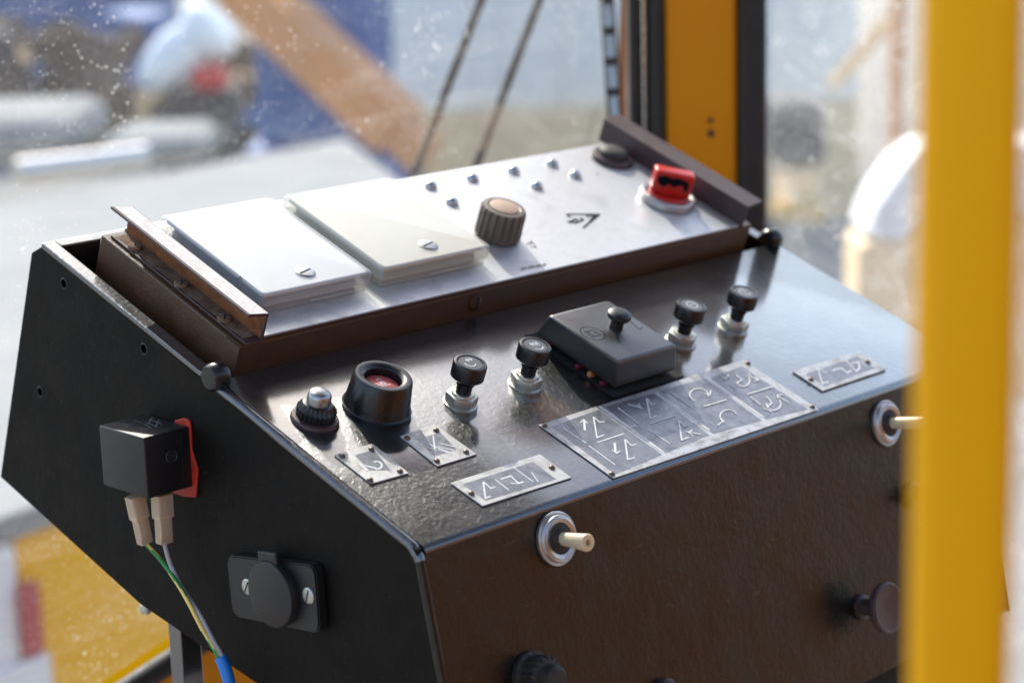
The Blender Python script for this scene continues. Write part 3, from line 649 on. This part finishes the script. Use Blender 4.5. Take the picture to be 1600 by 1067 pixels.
marks(cv, ML, [arc(0, 0, .0072, 0, 360, 24), [(-.0035, -.003), (.0035, -.003), (.0035, .003), (-.0035, .003), (-.0035, -.003)], [(-.0015, -.003), (-.0015, .003)], [(.0015, 0), (.0035, 0)]], .00045, H, MT['mark_black'], 'symbol', M=Mm)
marks(cv, ML, [[lid(978, 497, H), lid(1000, 515, H), lid(1004, 511, H)], [lid(950, 483, H), lid(957, 488, H)]], .0005, H, MT['mark_black'], 'symbol')

# ---- engraved plates; strokes are given in the plate's own plane
def plate(corners, lines, fields=(), rivets=(), th=.0009, wd=.0007, grime=None):
    c = [lid(*p) for p in corners]; bm = bmesh.new(); prism(bm, c, .0002, th, bev=.0002)
    pl_ = part('label_plate', bm, MT['plate'], M=ML)
    if fields:
        bm = bmesh.new()
        for i, f in enumerate(fields): prism(bm, [lid(*p, th) for p in f], th+.00002, th+.00006)
        mk('dark_field', bm, MT['plate_dark'], pl_, ML)
    if lines: marks(pl_, ML, lines, wd, th+.00005, MT['mark_light'], 'engraving', conv=lambda a, b: lid(a, b, th))
    for p in rivets:
        u, v = lid(*p, th); bm = bmesh.new(); lathe(bm, [(.0017, 0), (.0017, .0004), (.0012, .0011), (0, .0014)], 18); smooth(mk('rivet', bm, MT['rivet'], pl_, ML @ T(u, v, th)), 50)
    return pl_
Z5 = lambda *p: [(840+a/3.5556, 560+b/3.5556) for a, b in p]
Z6 = lambda *p: [(500+a/3.9024, 650+b/3.9024) for a, b in p]
Z8 = lambda *p: [(1150+a/2.6667, 320+b/2.6667) for a, b in p]
big = [(.0012, Z5((345, 268), (700, 520))), (.0012, Z5((655, 192), (955, 398))), (.0012, Z5((935, 110), (1255, 325))),
       Z5((140, 385), (270, 470)), Z5((285, 485), (430, 590)), (.0009, Z5((310, 325), (330, 440), (368, 425))), Z5((315, 328), (345, 355), (372, 350)),
       (.0013, Z5((262, 400), (258, 345))), Z5((235, 358), (256, 340), (278, 362)),
       Z5((330, 468), (480, 418)),
       (.0013, Z5((428, 470), (432, 520))), Z5((412, 508), (437, 528), (458, 515)), (.0009, Z5((485, 450), (500, 562), (540, 552))), Z5((488, 452), (520, 485), (545, 478)),
       Z5((445, 275), (565, 365)), Z5((612, 395), (735, 475)), (.0011, Z5((605, 222), (625, 335), (662, 322))), Z5((610, 225), (632, 258), (655, 250)),
       Z5((500, 255), (575, 278)), Z5((548, 262), (575, 278), (560, 252)), Z5((625, 365), (770, 318)), (.0011, Z5((782, 345), (800, 455), (838, 440))), Z5((785, 348), (815, 380), (840, 372)),
       Z5((825, 410), (908, 424)), Z5((858, 400), (838, 414), (862, 432)), Z5((515, 385), (545, 375)),
       Z5((735, 190), (850, 270)), Z5(*[(895+52*math.cos(a), 205+36*math.sin(a)) for a in [math.radians(x) for x in range(110, 375, 22)]]), Z5((925, 195), (955, 205), (962, 180)), Z5((920, 270), (1048, 232)),
       Z5(*[(1060+48*math.cos(a), 325+38*math.sin(a)) for a in [math.radians(x) for x in range(120, 350, 22)]]), Z5((1000, 375), (1030, 350), (1010, 330)),
       Z5((1010, 95), (1040, 118), (1060, 95)), Z5(*[(1140+38*math.cos(a), 125+34*math.sin(a)) for a in [math.radians(x) for x in range(-60, 190, 25)]]), Z5((1100, 95), (1135, 122), (1105, 140)), Z5((1170, 85), (1190, 110), (1225, 122)), Z5((1200, 130), (1228, 122), (1205, 105)),
       Z5((1065, 145), (1100, 170)), Z5((1165, 202), (1305, 160)), Z5((1180, 215), (1235, 258)), Z5(*[(1310+40*math.cos(a), 255+36*math.sin(a)) for a in [math.radians(x) for x in range(-40, 200, 25)]]), Z5((1270, 215), (1300, 250), (1275, 275)), Z5((1330, 210), (1395, 250)), Z5((1335, 225), (1330, 208), (1362, 205)), Z5((1255, 280), (1300, 300))]
fl = [Z5((75, 378), (340, 285), (692, 535), (432, 643)), Z5((372, 270), (650, 192), (952, 425), (715, 525)), Z5((680, 180), (925, 110), (1248, 345), (975, 418)), Z5((960, 108), (1135, 45), (1500, 283), (1270, 338))]
bigp = plate([(841.4, 665.5), (1160.6, 564), (1278.7, 641.6), (958, 749)], big, fl, [Z5((38, 375))[0], Z5((1168, 28))[0], Z5((1525, 270))[0], Z5((412, 642))[0]], wd=.0008)
P1 = plate(Z6((85, 245), (320, 175), (540, 355), (310, 420)), [(.0011, Z6((265, 300), (345, 318))), (.001, Z6(*[(345+32*math.cos(a), 300+24*math.sin(a)) for a in [math.radians(x) for x in range(-120, 130, 25)]])), (.0011, Z6((240, 290), (290, 335)))],
      [Z6((212, 238), (330, 205), (430, 330), (300, 330))], [Z6((135, 245))[0], Z6((313, 203))[0], Z6((487, 337))[0], Z6((305, 390))[0]])
P2 = plate(Z6((485, 130), (700, 58), (955, 240), (715, 313)), [Z6((610, 150), (800, 225)), Z6((690, 120), (700, 205)), Z6((600, 175), (690, 200)), Z6((730, 165), (830, 190)), Z6((720, 185), (820, 210)), Z6((720, 205), (800, 228))],
      [Z6((590, 140), (735, 100), (830, 205), (700, 245))], [Z6((532, 135))[0], Z6((708, 88))[0], Z6((890, 220))[0], Z6((712, 275))[0]])
P3 = plate(Z6((795, 415), (1340, 240), (1532, 382), (990, 555)), [(.0009, Z6((995, 400), (1008, 500), (1040, 488))), Z6((1000, 402), (1040, 440), (1068, 430)), Z6((1068, 385), (1150, 450)), (.001, Z6((1100, 385), (1165, 365), (1210, 410), (1240, 400))), Z6((1165, 410), (1210, 410)), Z6((1175, 310), (1300, 400)), Z6((1290, 345), (1330, 400))],
      [Z6((870, 415), (1300, 278), (1440, 385), (1010, 515))], [Z6((922, 472))[0], Z6((1413, 315))[0]])
P4 = plate([(1238, 581.7), (1343, 550.6), (1384.4, 578.7), (1285, 612.5)], [Z8((340, 680), (360, 745), (385, 735)), Z8((345, 682), (378, 700)), (.001, Z8((400, 690), (440, 680), (465, 700), (480, 690))), Z8((455, 645), (500, 692)), (.001, Z8((480, 660), (510, 655), (515, 680), (500, 695))), Z8((520, 650), (545, 672))],
      [Z8((290, 705), (505, 632), (580, 680), (370, 755))], [Z8((312, 728))[0], Z8((548, 655))[0]])

# ---- front panel controls
def toggle(px, py, ln, tilt, label=None):
    u, v = fro(px, py); M = MF @ T(u, v, 0)
    bm = bmesh.new(); lathe(bm, [(.0128, 0), (.0138, .0004), (.0139, .0022), (.0129, .0030), (.0124, .0028), (.0118, .0042), (.0102, .0050), (.0082, .0042), (.0078, .0022)], 56, cap=False); t = part('toggle_switch', bm, MT['satin'], M=M, sm=35)
    bm = bmesh.new(); lathe(bm, [(.0080, .0018), (.0079, .0040), (.0055, .0046), (.0046, .0062), (0, .0062)], 36); smooth(mk('rubber_collar', bm, MT['rubber'], t, M), 40)
    bm = bmesh.new(); Mt = M @ T(0, 0, .004) @ MX.Rotation(tilt[0], 4, 'X') @ MX.Rotation(tilt[1], 4, 'Y')
    lathe(bm, [(.0034, 0), (.0038, ln*.5), (.0046, ln*.97), (.0043, ln), (.0018, ln+.0002), (.0018, ln-.003), (0, ln-.003)], 28, M=Mt); smooth(mk('lever', bm, MT['ivory'], t), 40)
    return t
toggle(867, 841, .020, (.1, -.05)); toggle(1382, 661, .034, (.05, .0))
def knob_front(px, py):
    u, v = fro(px, py); M = MF @ T(u, v, 0); bm = bmesh.new()
    lathe(bm, [(.0075, 0), (.0075, .002), (.0052, .003), (.0050, .013), (.0068, .0145), (.0145, .016), (.0152, .0172), (.0150, .0195), (.0138, .0205), (.0125, .0200), (0, .0200)], 48)
    k = part('mushroom_button', bm, MT['rust2'], M=M, sm=30)
    marks(k, M, [[(-.004, -.004), (-.002, .004), (0, -.001), (.002, .004), (.004, -.004)], [(-.005, 0), (-.003, .003)], [(.003, -.001), (.006, 0)]], .0011, .0200, MT['rust'], 'symbol'); return k
knob_front(1346, 948)
u, v = fro(828, 1056); M = MF @ T(u, v, 0); bm = bmesh.new()
lathe(bm, [(.0125, 0), (.0127, .003), (.0110, .004), (.0108, .012), (.0095, .0135), (.0068, .014), (.0064, .019), (.0040, .021), (0, .021)], 80, mod=lambda i, k: 1 if (i % 5) < 3 or k not in (2, 3, 4) else .9); part('knurled_knob', bm, MT['rubber'], M=M, sm=30)
u, v = fro(1036, 1079); M = MF @ T(u, v, 0); bm = bmesh.new(); lathe(bm, [(.007, 0), (.007, .004), (.005, .006), (0, .0062)], 30); part('cap_nut', bm, MT['rust2'], M=M, sm=30)
u, v = fro(1425, 772); M = MF @ T(u, v, 0); bm = bmesh.new(); lathe(bm, [(.008, 0), (.008, .003), (.005, .005), (.0045, .014), (0, .015)], 30); part('small_knob', bm, MT['bakelite'], M=M, sm=30)
# scratches in the front paint
marks(C, MF, [[fro(995, 828), fro(1000, 840), fro(1008, 838)], [fro(1000, 850), fro(1006, 875), fro(1008, 898)]], .0004, -.0006, MT['inside'], 'scratch')

# ---- socket with flap on the left side
S4 = [sid(368, 862), sid(507, 878), sid(515, 985), sid(378, 957)]
bm = bmesh.new(); prism(bm, S4, .0003, .0065); 
t = bmesh.new(); a = [t.verts.new((p[0], p[1], 0.0003)) for p in S4]; t.faces.new(a); t.free()
bm.free(); bm = bmesh.new(); t = bmesh.new()
va = [t.verts.new((p[0], p[1], .0003)) for p in S4]; vb = [t.verts.new((p[0], p[1], .0065)) for p in S4]
t.faces.new(va); t.faces.new(vb)
for i in range(4): t.faces.new((va[i], va[(i+1) % 4], vb[(i+1) % 4], vb[i]))
bmesh.ops.recalc_face_normals(t, faces=t.faces[:])
vert = [e for e in t.edges if abs(e.verts[0].co.z-e.verts[1].co.z) > .003]
bmesh.ops.bevel(t, geom=vert, offset=.0055, segments=5, affect='EDGES', profile=.5)
bmesh.ops.bevel(t, geom=[e for e in t.edges if abs(e.verts[0].co.z-e.verts[1].co.z) < .001 and len(e.link_faces) == 2 and e.calc_face_angle(0) > 1], offset=.0008, segments=2, affect='EDGES')
merge(bm, t); sk = part('power_socket', bm, MT['plastic'], M=MS, sm=35)
u, v = sid(430, 926, .008); M = MS @ T(u, v, 0); bm = bmesh.new(); lathe(bm, [(.0175, .006), (.0178, .0105), (.0172, .0118), (.016, .0122), (0, .0128)], 56); fl_ = smooth(mk('flap', bm, MT['plastic'], sk, M), 30)
fl_.data.transform(MX.Rotation(0, 4, 'Z'))
bm = bmesh.new(); box(bm, -.0075, .0075, .012, .0222, .0062, .0105, .001, 0, M @ RZ(.12)); mk('flap_hinge', bm, MT['plastic'], sk)
for p, a in (((387, 916), 1.1), ((482, 930), 1.25)):
    u, v = sid(*p, .0065); screw(sk, MS @ T(u, v, .0062), .0043, MT['zinc'], .0012, a)

# ================================================================== RELAY stuck on the left side, and its cable
c0 = hit(305, 761.5, V((0, 0, 0)), X); yf = c0.y
cf = hit(231, 780, V((0, yf, 0)), V((0, 1, 0))); hx = -cf.x; z0r = cf.z
ct = hit(226, 684, V((0, yf, 0)), V((0, 1, 0))); z1r = ct.z
cl = hit(162, 766, V((-hx, 0, 0)), X); yb = cl.y; clt = hit(162, 664, V((-hx, 0, 0)), X)
R_ = root('relay', (-hx/2, yf, z0r), 'black cube relay stuck with red sealant to the console side', 'relay')
bm = bmesh.new(); box(bm, -hx, -.0012, yf, yb, z0r, z1r, .0009, 0, None, 3); rb = smooth(mk('relay_case', bm, MT['plastic'], R_), 30)
bm = bmesh.new(); box(bm, -.0075, -.0063, yf-.0006, yf+.001, z0r+.006, z1r-.002, 0); mk('case_ridge', bm, MT['plastic'], rb)
hc = hit(268, 713, V((0, yf, 0)), V((0, 1, 0))); Mh = frame(hc, X, V((0, 0, 1)), V((0, -1, 0)))
bm = bmesh.new(); lathe(bm, [(.0030, .0002), (.0034, .0006), (.0038, .0002)], 24, 0, Mh, cap=False); lathe(bm, [(0, .0003), (.0031, .0003)], 24, 1, Mh, cap=False); mk('round_mark', bm, [MT['plastic'], MT['inside']], rb)
Mt = frame(V((-hx, yf, z1r)), X, V((0, 1, 0)), V((0, 0, 1)))
def tp(px, py): return loc(Mt, px, py)
marks(rb, Mt, [[tp(233, 655), tp(252, 662)], [tp(228, 660), tp(246, 667)], [tp(238, 652), tp(232, 663)], [tp(248, 656), tp(243, 667)], [tp(186, 661), tp(205, 666)], [tp(190, 666), tp(203, 669)], [tp(210, 657), tp(222, 661)], [tp(214, 668), tp(232, 671)], [tp(226, 663), tp(236, 669)]], .0007, .0, MT['mark_faint'], 'print')
pts = [sid(*p) for p in ((276, 656), (290, 652), (299, 656), (301, 668), (302, 700), (312, 733), (309, 776), (290, 775), (272, 768))]
bm = bmesh.new(); prism(bm, pts, .0002, .0016, M=MS, bev=.0004); mk('sealant', bm, MT['sealant'], R_)
def conn(a, b, w1, w2, ynear):
    A = hit(*a, V((0, ynear, 0)), V((0, 1, 0))); B = hit(*b, V((0, ynear, 0)), V((0, 1, 0)))
    d = (B-A); L = d.length; q = frame(A, (V((0, 1, 0)).cross(d.normalized())).normalized(), V((0, 1, 0)), d.normalized())
    bm = bmesh.new(); box(bm, -w1/2, w1/2, -.0035, .0035, -.001, L*.47, .0006, 0, q); box(bm, -w2/2, w2/2, -.0028, .0028, L*.43, L, .0006, 0, q)
    o = mk('wire_connector', bm, MT['connector'], R_)
    bm = bmesh.new(); box(bm, -w2*.22, w2*.22, -.001, .001, 0, L*.9, 0, 0, q); mk('metal_terminal', bm, MT['peach'], o)
    return B
yc = (yf+yb)/2
e1_ = conn((211, 776), (227, 848), .0092, .0075, yc+.004); e2_ = conn((253, 774), (257, 848), .0100, .0080, yf+.009)
K_ = root('relay_cable', tuple(atd(360, 1067, 1.05)), 'two thin wires joining a blue sleeve below the relay', 'cable')
def wp(px, py, xx): return hit(px, py, V((xx, 0, 0)), X)
xx = -.012
J = wp(345, 1026, xx)
bm = bmesh.new(); tube(bm, [e2_, wp(266, 880, xx), wp(284, 918, xx), wp(312, 960, xx), wp(332, 998, xx), J+V((.001, 0, .0)), wp(352, 1045, xx)], .00135, 12); smooth(mk('grey_wire', bm, MT['wire_grey'], K_), 60)
bm = bmesh.new(); tube(bm, [e1_, wp(254, 878, xx-.001), wp(278, 912, xx-.002), wp(297, 945, xx-.002), wp(315, 980, xx-.002), wp(337, 1018, xx-.001), wp(348, 1045, xx)], .00125, 12, mifun=lambda i, k: 1 if (k+i//3) % 12 < 5 else 0); smooth(mk('striped_wire', bm, [MT['wire_yellow'], MT['wire_green']], K_), 60)
bm = bmesh.new(); tube(bm, [J, wp(354, 1050, xx), wp(362, 1085, xx), wp(366, 1130, xx), wp(366, 1300, xx)], .0034, 18); smooth(mk('blue_sleeve', bm, MT['sleeve'], K_), 60)

# ================================================================== INSTRUMENT BOX
B = root('instrument_box', tuple(MA @ V((.23, .06, -.07))), 'rusty brown instrument box with aluminium panel set into the console', 'instrument box')
bx0, bx1, DV = .0188, .4524, .128
bm = bmesh.new(); box(bm, bx0, bx1, 0, DV, -.075, -.0030, .0012, 0, MA); box(bm, .034, .4515, .0003, DV-.001, -.0031, -.0014, 0, 0, MA); mk('tray', bm, MT['rust'], B)
bm = bmesh.new(); box(bm, bx0-.0008, bx0+.0006, -.0009, .012, -.07, -.0035, .0003, 0, MA); mk('folded_seam', bm, MT['rust'], B)
bm = bmesh.new(); box(bm, .0335, .4382, .0004, .1262, -.0013, 0, .0003, 0, MA); AP = mk('front_plate', bm, MT['alu'], B)
def bracket(x0, lipdir, v0, v1, foot):
    th = .0014; h = .0132; s = lipdir
    bm = bmesh.new()
    def bb(a, b, *r_): box(bm, min(a, b), max(a, b), *r_, .0004, 0, MA)
    bb(x0, x0+s*th, v0, v1, -.0013, h)
    t = bmesh.new(); q = [(x0, h), (x0+s*.0145, h+.0022), (x0+s*.0145, h+.0036), (x0-s*.0002, h+.0014)]
    a = [t.verts.new((p[0], v0, p[1])) for p in q]; b_ = [t.verts.new((p[0], v1, p[1])) for p in q]
    t.faces.new(a); t.faces.new(b_)
    for i in range(4): t.faces.new((a[i], a[(i+1) % 4], b_[(i+1) % 4], b_[i]))
    merge(bm, t, MA)
    if foot: bb(x0, x0+s*.0115, v0, v1, -.0029, -.0014)
    o = mk('mounting_bracket', bm, MT['rust2'], B); return o
bL = bracket(.0334, -1, -.0012, .1235, True)
bm = bmesh.new(); box(bm, .0319, .03195, .0002, .122, -.0011, .0128, 0, 0, MA); mk('rust_film', bm, MT['orangerust'], bL)
for p in ((210, 383), (283, 441), (350, 495)):
    u, v = alu(*p, .0005); screw(bL, MA @ T(max(u, .0262)-.0002, v, -.0014), .0040, MT['dusty'], .0018, .9)
bm = bmesh.new(); prism(bm, [(.0235+.0006*math.sin(i*2.1)+.0004*math.sin(i*5.3), .004+i*.0058) for i in range(21)]+[(.0322, .121), (.0322, .004)], -.0014, -.0012, M=MA); mk('dust_layer', bm, MT['dusty'], bL)
bm = bmesh.new(); t = bmesh.new()
q = [t.verts.new(p) for p in ((.0331, -.0008, .01475), (.0205, -.0008, .01672), (.0205, .123, .01672), (.0331, .123, .01475))]; t.faces.new(q); merge(bm, t, MA); mk('sunlit_dust_film', bm, MT['sunlit_dust'], bL)
bR = bracket(.4388, 1, -.0012, .134, False)
# front face screw
fu, fh = .1945, -.011; bm = bmesh.new(); lathe(bm, [(.0048, 0), (.0046, .0014), (.003, .0022), (0, .0025)], 26); box(bm, -.0008, .0008, -.0046, .0046, .0012, .0026, 0, 1)
smooth(mk('screw', bm, [MT['rust'], MT['inside']], B, frame(MA @ V((fu, 0, fh)), X, AN, -AD)), 40)
# meters
def meter(u0, v0, u1, v1, h, body, clear, scr, tint):
    M = MA; bm = bmesh.new()
    rrect(bm, u0+.0026, u1-.0026, v0+.0026, v1-.0026, h-.0030, h-.0006, .0025, .0006)
    box(bm, u0+.0065, u1-.0065, v0+.0065, v1-.0065, .0054, h-.0031, .0008)
    mt = mk('panel_meter', bm, body, B, M)
    bm = bmesh.new(); box(bm, u0+.006, u1-.006, v0+.006, v1-.006, .0002, .0052, .0008); mk('meter_base', bm, body, mt, M)
    bm = bmesh.new(); rrect(bm, u0, u1, v0, v1, .0053, h, .0035, .0018); smooth(mk('clear_cover', bm, clear, mt, M), 30)
    bm = bmesh.new(); rrect(bm, u0+.001, u1-.001, v0+.001, v1-.001, .0003, .0047, .003, .0006); smooth(mk('clear_base', bm, clear, mt, M), 30)
    u, v = alu(*scr, h); screw(mt, M @ T(u, v, h-.0002), .0058, MT['steel'], .0009, .25)
    bm = bmesh.new(); um = (u0+u1)/2; box(bm, um-.004, um+.028, v0-.0006, v0+.0004, .0022, .0032, .0002); mk('clip_slot', bm, clear, mt, M)
    return mt
m1 = meter(.0448, .018, .1247, .1131, .0126, MT['white_body'], MT['clear'], (477, 425), 0)
m2 = meter(.1322, .018, .2186, .1115, .0130, MT['cream_body'], MT['clearold'], (669, 383), 1)
marks(m1, MA, [[alu(371, 437, .0126), alu(376, 432, .0126), alu(377, 438, .0126)]], .0005, .0126, MT['mark_black'], 'print')
# lamp lenses in two rows
for u, v in ((.2565, .1115), (.2935, .1115), (.3316, .1118), (.3686, .1119), (.2545, .0892), (.3312, .0892), (.3726, .0935)):
    bm = bmesh.new(); lathe(bm, [(.0042, 0), (.0042, .0008), (.0035, .0024), (.0019, .0035), (0, .0037)], 24); smooth(mk('lamp_lens', bm, MT['steel'], B, MA @ T(u, v, 0)), 50)
for px, py in ((926, 248), (934, 272), (830, 378), (836, 386)):
    u, v = alu(px, py); bm = bmesh.new(); lathe(bm, [(.0011, 0.00005), (0, .0003)], 12); mk('small_hole', bm, MT['rust'], AP, MA @ T(u, v, 0))
# fluted knob
u, v = alu(776, 369); M = MA @ T(u, v, 0) @ MX.Diagonal((1, 1, .9, 1))
bm = bmesh.new(); lathe(bm, [(.0128, 0), (.0142, .0012), (.0146, .0030), (.0142, .0205), (.0132, .0222), (.0105, .0226), (.0092, .0218), (0, .0218)], 126, mod=lambda i, k: (1 if (i % 7) < 4 else .90) if k in (2, 3) else 1); fk = smooth(mk('fluted_knob', bm, MT['knobgrey'], B, M), 25)
bm = bmesh.new(); lathe(bm, [(.0094, .0217), (.0092, .0229), (.007, .0236), (0, .0237)], 36); smooth(mk('knob_cap', bm, MT['peach'], fk, M), 40)
bm = bmesh.new(); lathe(bm, [(.0125, .0001), (.013, .0008), (.0115, .0014)], 36); mk('skirt', bm, MT['peach'], fk, M)
# round black button at the back
u, v = alu(956, 250); M = MA @ T(u, v, 0)
bm = bmesh.new(); lathe(bm, [(.0150, 0), (.0152, .0015), (.0140, .0034), (.0118, .0040), (.0108, .0038)], 44); k = smooth(mk('push_button', bm, MT['rust2'], B, M), 35)
bm = bmesh.new(); lathe(bm, [(.0106, .0035), (.0106, .0060), (.0085, .0078), (.004, .0086), (0, .0087)], 40); smooth(mk('button_dome', bm, MT['rubber'], k, M), 50)
# red key knob in a silver ring
u, v = alu(1041, 314); M = MA @ T(u, v, 0)
bm = bmesh.new(); lathe(bm, [(.0180, 0), (.0190, .0008), (.0190, .0046), (.0182, .0056), (.0168, .0058), (.0152, .0050), (.0148, .0030)], 60, cap=False); k = smooth(mk('rotary_switch', bm, MT['satin'], B, M), 35)
bm = bmesh.new(); lathe(bm, [(0, .0020), (.0146, .0020), (.0144, .0040), (.0125, .0060), (0, .0062)], 48); smooth(mk('rotor', bm, MT['red'], k, M), 40)
bm = bmesh.new(); box(bm, -.0135, .0135, -.0052, .0052, .0060, .0225, .0014, 0, None, 3); Mk = M @ RZ(math.radians(-41)); kn = smooth(mk('red_grip', bm, MT['red'], k, Mk), 30)
bm = bmesh.new(); prism(bm, [(-.0108, .0190), (-.006, .0200), (-.002, .0188), (.003, .0198), (.0098, .0180), (.0108, .0150), (.0102, .0105), (.0080, .0118), (.0066, .0150), (.0035, .0142), (.0008, .0125), (-.0030, .0145), (-.0055, .0118), (-.0092, .0125), (-.0112, .0155)], 0, .0002, M=frame(V((0, -.0052, 0)), X, V((0, 0, 1)), V((0, -1, 0)))); mk('worn_black_label', bm, MT['mark_black'], k, Mk)
# printing on the plate
ZA = lambda *p: [(860+a/4.7059, 230+b/4.7059) for a, b in p]
marks(AP, MA, [ZA((118, 495), (362, 495)), ZA((362, 495), (240, 595)), ZA((120, 500), (150, 520)), ZA((150, 548), (185, 530), (205, 548), (180, 562), (150, 548)), ZA((215, 520), (240, 535), (215, 550)), ZA((262, 512), (330, 505), (290, 545)), ZA((125, 545), (150, 560))], .0013, 0.0002, MT['mark_black'], 'warning_triangle', conv=alu)
ZB = lambda *p: [(600+a/2.4615, 200+b/2.4615) for a, b in p]
tx = []
for i in range(7):
    x = 528+i*14; y = 547-i*2.6
    tx.append(ZB((x, y), (x+3, y-9))); tx.append(ZB((x+3, y-9), (x+9, y-2))) if i % 2 else tx.append(ZB((x+7, y-1), (x+9, y-10)))
tx += [ZB((520, 405), (535, 412)), ZB((548, 448), (565, 440), (582, 452)), ZB((560, 455), (575, 458))]
marks(AP, MA, tx, .0006, 0.0002, MT['mark_faint'], 'printed_text', conv=alu)
